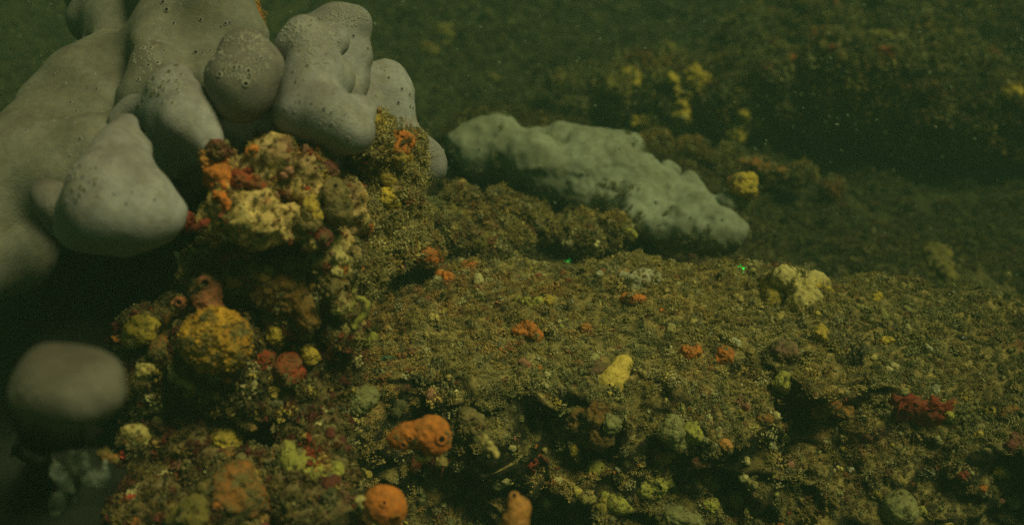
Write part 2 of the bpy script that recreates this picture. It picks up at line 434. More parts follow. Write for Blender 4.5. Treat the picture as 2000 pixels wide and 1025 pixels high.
rock('rubble', 'rubble_mound', [(850, 430, .66, 40), (900, 400, .70, 36), (880, 470, .64, 36), (930, 450, .67, 44), (980, 420, .71, 40), (990, 470, .67, 36), (1040, 430, .71, 36), (1060, 455, .69, 30), (1110, 430, .72, 30), (1150, 440, .72, 30), (1130, 470, .70, 26), (1190, 450, .71, 26), (820, 480, .60, 30), (820, 390, .66, 26), (950, 490, .64, 26)],
     'silted olive rubble mound between the plateau and the white crust', M_ground, voxel=.003, disp=[(.012, 32, 3, 5, False), (.006, 90, 3, 9, False), (.002, 260, 2, 13, False)], cat='rubble mound')
rock('side', 'overgrown_rock', [(740, 290, .47, 34), (770, 330, .475, 38), (765, 380, .475, 44), (740, 430, .47, 48), (770, 460, .475, 44), (730, 490, .47, 44), (700, 420, .465, 34), (790, 300, .475, 26), (735, 255, .475, 20), (710, 520, .465, 40), (800, 430, .49, 34)],
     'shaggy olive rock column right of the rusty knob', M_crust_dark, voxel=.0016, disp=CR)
rock('shelf', 'rock_shelf', [(1150, 215, 1.12, 80), (1230, 200, 1.10, 80), (1330, 190, 1.08, 85), (1430, 190, 1.06, 85), (1530, 175, 1.04, 85), (1620, 165, 1.02, 95), (1720, 170, 1.00, 95), (1820, 190, 1.00, 100), (1930, 215, .98, 105), (2060, 240, .98, 120), (2200, 250, 1.0, 140), (1480, 110, 1.2, 90), (1600, 90, 1.2, 100), (1720, 90, 1.2, 100), (1850, 110, 1.2, 110), (2000, 140, 1.2, 130)],
     'long dark overhanging rock shelf across the upper right', M_ground, voxel=.006, disp=[(.025, 14, 3, 5, False), (.012, 40, 3, 9, False), (.004, 120, 2, 13, False)], cat='rock shelf')
rock('log', 'sunken_ridge', [(1350, 300, .93, 30), (1420, 320, .92, 34), (1490, 335, .92, 34), (1560, 350, .92, 32), (1620, 370, .93, 28), (1280, 285, .94, 26)],
     'low brownish ridge in the dark hollow behind the white crust', M_ground, voxel=.004, smooth=30, disp=[(.016, 24, 3, 5, False), (.005, 100, 2, 13, False)], cat='rock')

# ------------------------------------------------------------------ soft corals
def ring_pore(name, px, py, surf, r_px, lip, parent, lipscale=1.0):
    """raised rim round a dark opening, set on the skin it belongs to"""
    h = hit(px, py, [surf])
    if h is None: return None
    p, n, d = h; r = mm(r_px*1.2, d)
    K = 10; V = []; F = []; mats = []
    for j, (rr, zz) in enumerate(((1.9, -.35), (1.45, .28), (1.05, .42), (.85, .12), (.7, -.25))):
        for i in range(K):
            a = 2*math.pi*i/K; V.append((rr*r*math.cos(a), rr*r*math.sin(a), zz*r*lipscale))
    for j in range(4):
        for i in range(K):
            F.append((j*K+i, j*K+(i+1) % K, (j+1)*K+(i+1) % K, (j+1)*K+i)); mats.append(0 if j < 3 else 1)
    V.append((0, 0, -.1*r)); c = len(V)-1
    for i in range(K): F.append((3*K+i, 3*K+(i+1) % K, c)); mats.append(1)
    me = bpy.data.meshes.new(name); me.from_pydata(V, [], F); me.materials.append(lip); me.materials.append(M_hole)
    me.polygons.foreach_set('material_index', mats); me.update()
    o = link(name, me, None, parent)
    o.matrix_basis = Matrix.Translation(Vector(p+n*r*.15)) @ Vector(n).to_track_quat('Z', 'Y').to_matrix().to_4x4()
    return o

CD = [(.0024, 28, 2, 3, False), (.0003, 110, 2, 7, False)]
def lobe(sph, mat, parent, sub=5, k=None, disp=CD, center=None, name='lobe', kpx=14):
    sp = [(*P(px, py, d), mm(r, d)) for px, py, d, r in sph]
    kk = mm(kpx, sph[0][2])*.5
    V, F = blobVF(sp, kk, sub, disp, center if center is None else P(*center))
    o = link(name, mesh_np(name, V, F), mat, parent)
    return o, register(V, F)
def fused(name, sph, mat, parent, voxel=.0026, smooth=42, disp=CD):
    sp = [(*P(px, py, d), mm(r*1.08, d)) for px, py, d, r in sph]
    V, F = remeshVF(sp, voxel, smooth, disp)
    return link(name, mesh_np(name, V, F), mat, parent), register(V, F)
def papillae(surf, cx, cy, rx, ry, n, size, mat, parent, seed):
    """little raised polyp bumps over the crown of a lobe, one joined part"""
    r = np.random.default_rng(seed); V0, F0 = ico(1); Vs = []; Fs = []; o = 0
    for i in range(n):
        a = r.uniform(0, 6.283); q = math.sqrt(r.uniform(0, 1)); h = hit(cx+rx*q*math.cos(a), cy+ry*q*math.sin(a), [surf])
        if h is None: continue
        p, nn, d = h; s = mm(size, d)*r.uniform(.5, 1.25)
        Q = np.array(Vector(nn).to_track_quat('Z', 'Y').to_matrix())
        Vs.append((V0*np.array([s, s*r.uniform(.6, 1.2), s*.5]))@Q.T + p - nn*s*.12); Fs.append(F0+o); o += len(V0)
    if not Vs: return
    ob = link('polyp_bumps', mesh_np('polyp_bumps', np.concatenate(Vs), np.concatenate(Fs)), M_bumps, parent)
    ob['kind'] = 'stuff'

# colony on the left: several broad lobes run together
c1 = empty('soft_coral', P(250, 420, .44)); meta(c1, 'big pale soft coral colony of merging lobes at the far upper left', 'soft coral')
l_b, s_b = fused('body', [(110, 215, .50, 78), (160, 155, .50, 72), (200, 115, .51, 55), (240, 150, .51, 80), (60, 330, .47, 110), (-50, 390, .46, 110), (90, 270, .48, 90), (200, 220, .49, 80), (-110, 500, .45, 120), (130, 105, .52, 26), (20, 480, .47, 90), (180, 290, .46, 70), (120, 340, .46, 80),
    (330, 60, .50, 70), (420, 20, .50, 80), (440, 60, .50, 75), (350, -40, .52, 90), (250, -20, .55, 85), (235, 50, .535, 72), (180, 40, .55, 50), (300, 90, .50, 60), (480, 70, .50, 50), (400, 120, .49, 60), (180, -20, .57, 60), (420, 160, .48, 50), (380, 90, .495, 60),
    (290, 85, .48, 44), (300, 130, .465, 50), (275, 190, .46, 50), (310, 50, .49, 36), (345, 170, .45, 42)], M_coral_cream, c1)
l_c, s_c = fused('front_lobe', [(348, 153, .43, 36), (340, 185, .428, 44), (335, 220, .43, 52), (362, 235, .42, 54), (412, 286, .415, 30), (402, 262, .42, 40), (384, 225, .42, 46), (372, 190, .425, 40), (400, 300, .425, 34), (340, 255, .43, 54), (300, 215, .435, 40), (320, 170, .43, 38), (345, 300, .435, 48), (375, 300, .43, 36), (260, 215, .44, 34), (230, 240, .44, 30)], M_coral, c1, voxel=.0018)
l_d, s_d = fused('front_lobe', [(250, 240, .405, 26), (238, 262, .40, 32), (228, 290, .395, 44), (220, 325, .39, 58), (212, 365, .385, 74), (212, 405, .385, 82), (265, 420, .385, 70), (318, 422, .388, 46), (345, 405, .39, 26), (176, 415, .39, 62), (165, 440, .395, 56), (240, 450, .39, 56), (310, 445, .392, 40), (255, 330, .39, 50), (290, 375, .385, 52), (200, 450, .395, 50), (270, 290, .40, 34)], M_coral, c1, voxel=.0018)
l_k, s_k = l_b, s_b
lobe([(92, 378, .43, 30), (118, 400, .43, 42), (140, 430, .435, 45)], M_coral_dusk, c1, kpx=20)
for (x, y) in ((186, 275), (164, 295), (157, 323), (140, 347), (130, 393), (150, 392), (142, 370), (132, 352), (307, 331), (163, 345), (176, 300)):
    ring_pore('pore', x, y, s_d, 2.6, M_coral, l_d)
for (x, y) in ((296, 184), (279, 194), (300, 152), (315, 168), (288, 172), (330, 140), (345, 128), (270, 205), (310, 185)):
    ring_pore('pore', x, y, s_c, 2.6, M_coral_cream, l_c)
for (x, y) in ((382, 103), (325, 20), (318, 5)):
    ring_pore('pore', x, y, s_b, 3.2, M_coral_cream, l_b)
def more_pores(surf, obj, cx, cy, rx, ry, n, seed, mat, r0=1.6, r1=3.0):
    r = np.random.default_rng(seed)
    for i in range(n):
        a = r.uniform(0, 6.283); q = math.sqrt(r.uniform(0, 1)); ring_pore('pore', cx+rx*q*math.cos(a), cy+ry*q*math.sin(a), surf, r.uniform(r0, r1), mat, obj)
more_pores(s_d, l_d, 160, 340, 34, 60, 16, 1, M_bumps); more_pores(s_d, l_d, 250, 360, 80, 70, 8, 2, M_coral, 1.2, 2.0)
more_pores(s_c, l_c, 330, 165, 40, 40, 14, 3, M_bumps); more_pores(s_b, l_b, 380, 60, 90, 55, 14, 4, M_coral, 1.4, 2.4)
more_pores(s_b, l_b, 150, 220, 110, 90, 16, 5, M_coral, 1.4, 2.4); more_pores(s_b, l_b, 286, 120, 22, 50, 10, 6, M_bumps)
papillae(s_c, 330, 150, 55, 30, 120, 2.6, M_coral, l_c, 1)
papillae(s_k, 285, 110, 30, 40, 60, 2.6, M_coral, l_k, 2)

c2 = empty('soft_coral', P(470, 240, .44)); meta(c2, 'egg shaped mauve grey soft coral lobe with dark pores, hanging over the rusty knob', 'soft coral')
l_e, s_e = lobe([(478, 105, .435, 55), (470, 160, .425, 70), (470, 185, .425, 60), (500, 130, .43, 56), (440, 150, .43, 42), (515, 170, .44, 35)], M_coral_dusk, c2, kpx=18)
for (x, y, r) in ((457, 133, 3), (485, 139, 3), (429, 146, 3), (480, 164, 3.4), (473, 150, 2.2), (462, 121, 2), (500, 118, 2), (405, 137, 2), (447, 111, 2)):
    ring_pore('pore', x, y, s_e, r*1.15, M_bumps, l_e)
more_pores(s_e, l_e, 470, 130, 58, 40, 14, 7, M_bumps)
papillae(s_e, 475, 110, 58, 48, 220, 3.0, M_coral, l_e, 3)
papillae(s_e, 500, 80, 35, 25, 80, 3.0, M_coral, l_e, 4)

c3 = empty('soft_coral', P(620, 280, .44)); meta(c3, 'tallest pale soft coral with a bumpy crown and a flared skirt above the rusty knob', 'soft coral')
l_f, s_f = fused('body', [(594, 68, .445, 44), (570, 90, .445, 38), (606, 105, .438, 48), (612, 145, .435, 56), (600, 185, .432, 57), (650, 150, .445, 44), (563, 222, .43, 36), (590, 220, .425, 50), (640, 225, .422, 56), (690, 258, .425, 44), (695, 225, .435, 40), (655, 262, .43, 42), (585, 245, .43, 36), (548, 195, .44, 34), (580, 140, .45, 42), (640, 165, .445, 44), (650, 75, .455, 36), (620, 245, .43, 44),
    (660, 55, .48, 52), (685, 48, .48, 42), (690, 110, .48, 38), (640, 80, .48, 60), (680, 160, .48, 40), (650, 180, .475, 56)], M_coral, c3, voxel=.0018, smooth=26)
l_g, s_g = l_f, s_f
more_pores(s_f, l_f, 620, 180, 75, 80, 12, 8, M_coral, 1.3, 2.2); more_pores(s_f, l_f, 600, 70, 50, 35, 8, 9, M_bumps)
papillae(s_f, 605, 65, 62, 38, 320, 3.3, M_coral, l_f, 5); papillae(s_f, 620, 100, 45, 25, 160, 3.1, M_coral, l_f, 6)
papillae(s_f, 650, 225, 55, 30, 110, 2.2, M_coral, l_f, 7); papillae(s_g, 680, 30, 45, 25, 140, 3.0, M_coral, l_g, 8)
for (x, y) in ((577, 160), (556, 213), (647, 243), (572, 88), (600, 128), (680, 270)): ring_pore('pore', x, y, s_f, 2.2, M_coral, l_f)
for (x, y) in ((718, 95), (690, 70)): ring_pore('pore', x, y, s_g, 2.0, M_coral, l_g)

c4 = empty('soft_coral', P(800, 330, .52)); meta(c4, 'smooth grey soft coral drooping down to the right behind the shaggy rock column', 'soft coral')
l_h, s_h = fused('body', [(752, 158, .52, 46), (738, 200, .52, 60), (768, 215, .52, 46), (780, 178, .52, 34), (740, 260, .52, 55), (790, 275, .52, 42), (825, 310, .52, 44), (838, 330, .52, 40), (780, 290, .525, 50), (770, 245, .52, 44), (700, 230, .50, 50), (706, 175, .515, 50), (815, 350, .525, 40), (750, 300, .53, 50)], M_coral, c4, voxel=.002)
for (x, y) in ((785, 174), (778, 201), (784, 232), (688, 164), (866, 294), (800, 250), (736, 227)): ring_pore('pore', x, y, s_h, 2.2, M_coral, l_h)
more_pores(s_h, l_h, 780, 220, 60, 80, 8, 10, M_coral, 1.3, 2.2)
papillae(s_h, 760, 125, 45, 14, 70, 2.4, M_coral, l_h, 9)

c5 = empty('soft_coral', P(130, 760, .29)); meta(c5, 'blurred pale round soft coral head closest to the lens at the lower left', 'soft coral')
l_i, s_i = fused('head', [(105, 738, .29, 80), (165, 755, .29, 86), (70, 765, .29, 64), (52, 742, .295, 40), (200, 765, .295, 48), (130, 775, .29, 54), (90, 700, .295, 46), (150, 705, .295, 46)], M_head, c5, voxel=.0022, disp=[(.004, 30, 2, 3, False), (.001, 110, 2, 7, False)])
for (x, y) in ((50, 750), (68, 770), (40, 765), (55, 778)): ring_pore('pore', x, y, s_i, 2.6, M_coral_cream, l_i)


# ------------------------------------------------------------------ grey-white crust draped over the bank
WS = [(905, 285, .775, 32), (935, 265, .78, 40), (975, 258, .785, 44), (990, 300, .77, 52), (940, 310, .77, 40), (1035, 320, .76, 52), (1080, 345, .75, 50), (1040, 285, .785, 36),
      (1100, 290, .785, 44), (1150, 300, .775, 50), (1140, 345, .75, 56), (1190, 300, .775, 46), (1225, 290, .775, 34), (1200, 345, .75, 56), (1190, 385, .735, 44), (1245, 345, .75, 48),
      (1250, 395, .725, 50), (1240, 430, .71, 36), (1290, 375, .745, 42), (1310, 400, .73, 42), (1320, 440, .705, 44), (1285, 450, .70, 30), (1360, 420, .715, 42), (1390, 445, .70, 40),
      (1415, 450, .70, 38), (1385, 465, .695, 26), (1420, 395, .725, 24), (1445, 390, .73, 20), (1350, 370, .74, 22), (1305, 335, .765, 20), (1140, 385, .735, 26), (1345, 355, .755, 16), (1370, 385, .73, 18)]
WS = [(a, b, c+.018, r*1.02) for a, b, c, r in WS]
sp = [(*P(a, b, c), mm(r, c)) for a, b, c, r in WS]
V, F = remeshVF(sp, .0022, 60, [(.010, 20, 2, 3, False), (.0028, 34, 2, 13, True), (.0022, 75, 3, 6, True), (.0007, 220, 2, 8, False)])
ws = link('crust_sheet', mesh_np('crust_sheet', V, F), M_sheet)
meta(ws, 'wrinkled grey white crust draped along the bank in the middle of the picture', 'crust sheet')
s_ws = register(V, F)
for (x, y) in ((936, 292), (1210, 291), (1257, 287), (1055, 328), (1137, 340), (1150, 341), (1280, 395), (1350, 425), (1410, 430)):
    ring_pore('pore', x, y, s_ws, 2.0, M_sheet, ws)

# ------------------------------------------------------------------ small growths set on whatever the line of sight meets
AVOID = []; GROWN = []; SMOOTH = set()
def growth(name, label, cat, col, sph, at=None, depth=None, pores=(), group=None, sub=5, amp=1.0, sink=-.15, voxel=False, bumps=0):
    """sph: list of (px, py, r_px); rests on the surface found under 'at' (default: its first sphere)"""
    ax, ay = at or sph[0][:2]
    h = hit(ax, ay)
    d0 = depth or (h[2] if h else .5)
    rmax = max(s[2] for s in sph)
    if d0 > .85 and depth is None: sph = [(s[0], s[1], s[2]*1.22) for s in sph]; amp = max(amp, 1.5)
    sp = []
    for s in sph:
        hh = hit(s[0], s[1]) if depth is None else None
        d = hh[2] if hh else d0
        d = min(max(d, d0-mm(rmax, d0)), d0+mm(rmax, d0)*1.2)
        sp.append((*P(s[0], s[1], d+mm(s[2], d)*(sink) + (s[3] if len(s) > 3 else 0)), mm(s[2], d)))
    w = mm(rmax, d0); a = w*amp
    if voxel:                                   # close the gaps of a chain
        sp2 = []
        for i_, s_ in enumerate(sp):
            sp2.append(s_)
            if i_+1 < len(sp):
                t_ = sp[i_+1]; dist = math.dist(s_[:3], t_[:3])
                if dist < 3.2*(s_[3]+t_[3]) and dist > .5*(s_[3]+t_[3]):
                    for f_ in (.33, .66): sp2.append(tuple(s_[j]*(1-f_)+t_[j]*f_ for j in range(4)))
        sp = sp2
    seed = int(ax*7+ay)
    dd = [(.50*a, .8/w, 2, seed, False), (.26*a, 2.2/w, 3, seed+3, False), (max(.10*a, .05*w), 6/w, 2, seed+9, True)]
    GROWN.append(len(SURF))
    if amp < .3: SMOOTH.add(len(SURF))
    if voxel: V, F = remeshVF(sp, max(w*.09, .0004), 3, dd)
    else: V, F = blobVF(sp, w*.30, sub, dd)
    mat = SP[col] if isinstance(col, str) else col
    o = link(name, mesh_np(name, V, F), mat); meta(o, label, cat, group)
    surf = register(V, F)
    for q in pores: ring_pore('opening', q[0], q[1], surf, q[2], mat, o)
    if bumps:
        r = np.random.default_rng(seed); V0, F0 = ico(1); Vs = []; Fs = []; oo = 0
        N = vnormals(V, F); idx = r.choice(len(V), min(bumps, len(V)), replace=False)
        for i in idx:
            s = w*r.uniform(.05, .10); Q = np.array(Vector(N[i]).to_track_quat('Z', 'Y').to_matrix())
            Vs.append((V0*np.array([s, s, s*r.uniform(.7, 1.5)]))@Q.T + V[i]); Fs.append(F0+oo); oo += len(V0)
        bb = link('knobs', mesh_np('knobs', np.concatenate(Vs), np.concatenate(Fs)), mat, o); bb['kind'] = 'stuff'
    c = np.array(sp)[:, :3]; 
    for s in sp: AVOID.append((s[0], s[1], s[2], s[3]))
    return o

G = growth
# on the rusty knob and its shaggy neighbour
G('sponge', 'bright orange sponge lump on the left shoulder of the rusty knob', 'sponge', 'orange', [(420, 325, 22), (428, 350, 26), (412, 310, 14), (445, 365, 18)])
G('sponge', 'deep red crust beside the orange lump on the rusty knob', 'sponge', 'red', [(470, 350, 16), (490, 358, 16), (455, 345, 12), (510, 366, 10)], amp=1.4)
G('tube_worm', 'small upright tan tube at the left tip of the rusty knob', 'tube worm', 'paleorange', [(397, 300, 7), (400, 312, 8), (402, 326, 8)])
G('sponge', 'purplish brown lump at the top left of the rusty knob', 'sponge', 'maroon', [(428, 290, 18), (440, 298, 16), (415, 285, 10)])
G('sponge', 'small pink brown knob on the right shoulder of the rusty knob', 'sponge', 'maroon', [(642, 330, 15), (645, 340, 12)])
G('sponge', 'yellow strip running down the front of the rusty knob', 'sponge', 'yellow', [(610, 405, 14), (618, 422, 14), (606, 390, 10)], amp=1.4)
G('sponge', 'grey mottled bulb beside the dark hole of the rusty knob', 'sea squirt', 'tan', [(595, 430, 20), (608, 436, 14)], pores=((600, 425, 4),))
G('sea_squirt', 'maroon round bulb at the right end of the ledge', 'sea squirt', 'maroon', [(632, 462, 16), (636, 472, 12)])
G('sea_squirt', 'tall translucent tan bulb on the right side of the rusty knob', 'sea squirt', 'tan', [(655, 390, 26), (662, 415, 26), (650, 370, 18)], pores=((655, 365, 5),), amp=.6)
G('sponge', 'yellow plume knob at the top of the shaggy rock column', 'sponge', 'farolive', [(735, 242, 18), (725, 236, 10), (745, 252, 12)], amp=1.3)
G('sponge', 'vivid orange sponge on the shaggy rock column', 'sponge', 'orange', [(786, 276, 20), (780, 292, 16), (794, 268, 11)], amp=1.1)
G('sponge', 'yellow orange sponge tucked under the vivid orange one', 'sponge', 'yellow', [(784, 314, 17), (795, 308, 10)])
G('sea_squirt', 'round cream ball on the shaggy rock column', 'sea squirt', 'yellow', [(756, 350, 15), (764, 352, 9)], amp=.5)
G('sponge', 'yellowish knob below the cream ball of the shaggy column', 'sponge', 'farolive', [(762, 388, 18), (770, 398, 14), (758, 375, 12)])
G('sponge', 'golden patch at the right edge of the shaggy column', 'sponge', 'yellow', [(825, 297, 6), (820, 291, 5)])
# lower on the pinnacle
G('sponge', 'big golden knobbly ball sponge on the foot of the pinnacle', 'sponge', 'gold', [(422, 662, 45), (446, 678, 36), (402, 650, 31), (438, 642, 33), (405, 688, 28), (388, 668, 24), (455, 655, 22)], depth=.415, bumps=420, amp=.7, sub=5)
G('sea_squirt', 'flared pinkish orange tube standing above the golden ball', 'sea squirt', 'pink', [(402, 560, 20), (405, 578, 22), (412, 598, 22), (420, 610, 20), (384, 570, 12), (420, 556, 10)], depth=.425, pores=((400, 553, 7),), amp=.6)
G('sponge', 'small frilled pinkish ring left of the flared tube', 'sea squirt', 'pink', [(350, 592, 14), (352, 600, 12)], pores=((350, 590, 5),), depth=.43)
G('sponge', 'soft brown cushion sponge under the ledge', 'sponge', 'brown', [(520, 565, 26), (555, 562, 34), (590, 570, 26), (560, 590, 30), (600, 600, 24)], depth=.435, amp=.8)
G('sponge', 'red sponge low on the right of the golden ball', 'sponge', 'red', [(565, 715, 22), (578, 728, 24), (555, 730, 18)], depth=.435)
G('sponge', 'bright yellow knob above the low red sponge', 'sponge', 'yellow', [(606, 692, 14), (598, 683, 10), (612, 700, 8)], depth=.435)
G('sponge', 'pale knot of growth above the yellow knob', 'sponge', 'tan', [(535, 630, 18), (545, 650, 15), (528, 615, 14)], depth=.44)
G('sponge', 'yellow ochre lump left of the golden ball', 'sponge', 'farolive', [(270, 650, 22), (290, 640, 22), (255, 660, 14)], depth=.43)
G('sponge', 'small pale cone between the blurred coral head and the golden ball', 'sponge', 'cream', [(282, 722, 15), (275, 728, 10)], depth=.42)
G('sponge', 'yellow and pink lump on the shaded foot beneath the golden ball', 'sponge', 'farolive', [(440, 862, 22), (460, 850, 18), (425, 850, 12)])
G('sponge', 'frilled pale lump right of the blurred coral head', 'sponge', 'cream', [(262, 848, 18), (282, 852, 14), (248, 842, 10)], depth=.40)
G('sponge', 'orange strand below the frilled pale lump', 'sponge', 'dullorange', [(205, 890, 10), (222, 893, 8)], depth=.38)
G('sponge', 'red and tan mottled mound at the bottom left', 'sponge', 'dullorange', [(470, 940, 34), (485, 965, 36), (455, 975, 26)])
G('sponge', 'olive cushion at the bottom edge left of the orange ball', 'sponge', 'olive', [(380, 1010, 34), (350, 1020, 26)])
G('sponge', 'long green yellow sponge slope left of the pale ball', 'sponge', 'greenish', [(560, 880, 20), (580, 905, 24), (605, 930, 26), (620, 940, 24), (600, 945, 20)])
G('sponge', 'pale green ball at the end of the green yellow slope', 'sponge', 'greenish', [(650, 918, 17), (655, 922, 13)])
G('ring_sponge', 'yellow green sponge loop at the right edge of the pinnacle', 'sponge', 'greenish', [(698, 582, 6), (708, 585, 7), (716, 594, 8), (716, 606, 8), (708, 618, 7), (698, 628, 6), (692, 640, 5), (688, 590, 7), (684, 606, 6), (690, 570, 5), (692, 555, 4), (692, 540, 4)], depth=.43, voxel=True, amp=.3)
G('sponge', 'pale yellow bulb attached left of the sponge loop', 'sponge', 'cream', [(668, 600, 16), (674, 594, 11)], depth=.43)
G('sponge', 'rusty crust sloping down left of the golden ball', 'sponge', 'dullorange', [(335, 660, 24), (320, 690, 24), (345, 700, 22), (330, 620, 18)], amp=1.3)
G('sponge', 'tan ragged clump on the shaded waist above the brown cushion', 'sponge', 'tan', [(480, 520, 20), (505, 530, 18), (460, 512, 14)], amp=1.5)
G('sponge', 'maroon ragged crust at the left end of the shaded waist', 'sponge', 'maroon', [(400, 530, 20), (420, 540, 18), (385, 520, 12)], amp=1.5)
G('sponge', 'cream ragged crust on the right edge of the waist', 'sponge', 'cream', [(655, 490, 12), (662, 510, 13), (656, 530, 11)], amp=1.6)
G('sponge', 'tan frilly crust just right of the brown cushion', 'sponge', 'tan', [(640, 545, 16), (650, 562, 16), (630, 560, 12)], amp=1.6)
G('sponge', 'rust brown translucent bag hanging right of the brown cushion', 'sea squirt', 'brown', [(602, 600, 20), (600, 625, 20), (596, 645, 15)])
G('sponge', 'rust orange smear on the front of the knob below the red crust', 'sponge', 'orange', [(440, 400, 14), (430, 385, 12), (450, 412, 10)], amp=1.5)
G('sponge', 'yellow crust along the lip of the knob ledge', 'sponge', 'yellow', [(430, 438, 10), (450, 446, 11), (475, 448, 10)], amp=1.6)
G('sponge', 'orange red crust between the golden ball and the low red sponge', 'sponge', 'red', [(520, 700, 12), (530, 690, 10)], amp=1.5)
G('sponge', 'yellow red mottled mass low on the foot centre', 'sponge', 'dullorange', [(455, 890, 16), (470, 905, 16)], amp=1.4)
G('sponge', 'ochre ragged clump right of the golden ball', 'sponge', 'farolive', [(540, 655, 14), (545, 672, 13), (532, 640, 10)], amp=1.5)
G('sponge', 'cream smear left below the golden ball', 'sponge', 'cream', [(370, 745, 12), (358, 738, 10)], amp=1.4)
# the pale plateau
G('sponge', 'pale lime flat sponge at the foot of the pinnacle', 'sponge', 'greenish', [(712, 668, 16), (728, 667, 15), (720, 674, 12)])
G('sponge', 'whitish silted lump near the foot of the pinnacle', 'sponge', 'palegreen', [(700, 780, 26), (720, 785, 20), (685, 775, 16)])
G('sponge', 'small teal sliver on the plateau near the lime sponge', 'sponge', 'teal', [(745, 702, 5), (755, 700, 6), (766, 698, 4)], sink=.2)
G('sponge', 'small orange nub right of the pinnacle foot', 'sponge', 'dullorange', [(755, 737, 11), (748, 742, 8)])
G('sponge', 'orange crust patch farthest left at the back of the plateau', 'sponge', 'orange', [(818, 503, 11), (836, 500, 14), (855, 503, 13), (842, 508, 11)], sink=-.1)
G('sea_squirt', 'small orange ring with one dark opening on the plateau', 'sea squirt', 'orange', [(917, 520, 13), (910, 522, 9)], pores=((918, 522, 4),))
G('sponge', 'slanting orange crust below the small ring', 'sponge', 'orange', [(856, 535, 10), (872, 540, 11), (886, 547, 11), (900, 553, 9)], sink=-.1)
G('sponge', 'orange crust with dark pits in front of the whitish patch', 'sponge', 'orange', [(1220, 585, 11), (1238, 586, 13), (1252, 588, 12)], pores=((1235, 583, 2.5), (1252, 587, 2.5)))
G('sponge', 'dull orange mound in the middle of the plateau', 'sponge', 'orange', [(1015, 648, 15), (1032, 648, 18), (1046, 656, 14)])
G('shell', 'pale orange shell piece near the middle of the plateau', 'shell', 'paleorange', [(1138, 642, 7), (1146, 636, 8)])
G('sponge', 'double orange sponge left of the orange cone', 'sponge', 'orange', [(1337, 685, 13), (1348, 692, 14), (1360, 690, 11)])
G('sponge', 'orange cone sponge with a dark opening on the right of the plateau', 'sponge', 'orange', [(1415, 688, 13), (1410, 700, 13), (1424, 698, 11)], pores=((1415, 704, 3),))
G('sponge', 'whitish silted patch on the crest of the plateau', 'sponge', 'white', [(1236, 552, 17), (1256, 548, 19), (1274, 543, 14), (1215, 540, 10)], sink=-.1)
G('sponge', 'mauve pink crust on the mound below the white crust tip', 'sponge', 'mauve', [(1365, 510, 22), (1380, 528, 24), (1355, 535, 18)], sink=.35)
G('sponge', 'flat green yellow sponge in the middle of the plateau', 'sponge', 'greenish', [(1030, 592, 13), (1050, 594, 13), (1012, 588, 10)], sink=.3)
G('sponge', 'bright yellow tip at the end of the flat green sponge', 'sponge', 'yellow', [(1072, 592, 12), (1068, 584, 9)])
G('sponge', 'big lemon yellow two lobed sponge above the dark hole', 'sponge', 'lemon', [(1218, 710, 18), (1212, 722, 18), (1203, 734, 17), (1194, 744, 20), (1184, 752, 20), (1166, 760, 13), (1154, 764, 8), (1202, 756, 14)], pores=((1191, 752, 3),), amp=.18, sub=5)
G('sponge', 'dull pink mound left of the big lemon sponge', 'sponge', 'mauve', [(1170, 722, 15), (1160, 728, 11)])
G('sponge', 'yellow lobe on the left end of the cream rock on the right', 'sponge', 'yellow', [(1512, 562, 23), (1507, 582, 18), (1500, 548, 14), (1524, 550, 19)], amp=.5)
G('sponge', 'large cream crust with a knobbed ridge right of the white crust', 'sponge', 'cream', [(1530, 542, 24), (1552, 552, 24), (1568, 565, 24), (1588, 584, 22), (1555, 590, 24), (1605, 555, 15), (1590, 543, 12)], amp=.9, sub=5)
G('sponge', 'small ochre arm reaching right from the large cream crust', 'sponge', 'farolive', [(1610, 566, 8), (1595, 560, 9), (1622, 570, 6)])
G('sponge', 'round yellow ball low right of the large cream crust', 'sponge', 'yellow', [(1602, 650, 14), (1604, 660, 9)], pores=((1606, 652, 2),))
G('sponge', 'faint yellow nub at the right rear of the plateau', 'sponge', 'farolive', [(1712, 580, 10), (1710, 586, 7)])
G('sponge', 'reddish mound on the right of the plateau', 'sponge', 'mauve', [(1520, 690, 22), (1540, 695, 18)], sink=.35)
G('sponge', 'ochre crust strip right of the dark bush', 'sponge', 'farolive', [(1728, 665, 8), (1740, 664, 7)])
G('sea_slug', 'small black slug shape on the right of the plateau', 'sea slug', M_black, [(1871, 657, 5), (1878, 661, 6), (1884, 661, 5)], depth=None, amp=.4, sink=.2)
G('sponge', 'faded yellow finger sponge far right behind the plateau', 'sponge', 'olive', [(1825, 505, 26), (1835, 535, 28), (1850, 560, 26), (1870, 575, 20)])
G('sponge', 'pinkish white bead at the foot of the faded finger sponge', 'sponge', 'white', [(1858, 578, 8)])
# near face
G('sponge', 'large orange two lobed sponge with three openings in the lower middle', 'sponge', 'orange', [(772, 862, 14), (786, 856, 17), (802, 850, 18), (818, 846, 20), (838, 838, 24), (850, 856, 26), (842, 872, 18), (862, 864, 16), (846, 826, 10)], pores=((788, 868, 4.5), (862, 858, 6), (801, 856, 3.4)), amp=.5, sub=5, depth=.415)
G('sea_squirt', 'pale stalked bead under the large orange sponge', 'sea squirt', 'cream', [(820, 888, 10), (824, 895, 8)], depth=.415)
G('sea_squirt', 'orange ball with a side opening at the bottom edge', 'sea squirt', 'orange', [(748, 982, 32), (756, 990, 28), (764, 998, 24), (730, 975, 16)], pores=((750, 982, 4), (772, 1010, 6)), amp=.25, sub=5, depth=.385)
G('sea_squirt', 'cream and black rimmed siphon left of the bottom orange ball', 'sea squirt', 'cream', [(706, 978, 11), (712, 984, 10)], pores=((712, 982, 6),), depth=.384)
G('sea_squirt', 'upright orange sea squirt at the bottom edge with a round siphon on top', 'sea squirt', 'paleorange', [(1010, 1010, 22), (1015, 990, 20), (1005, 1030, 24), (1003, 975, 9)], pores=((1004, 968, 5),), amp=.25, depth=.375)
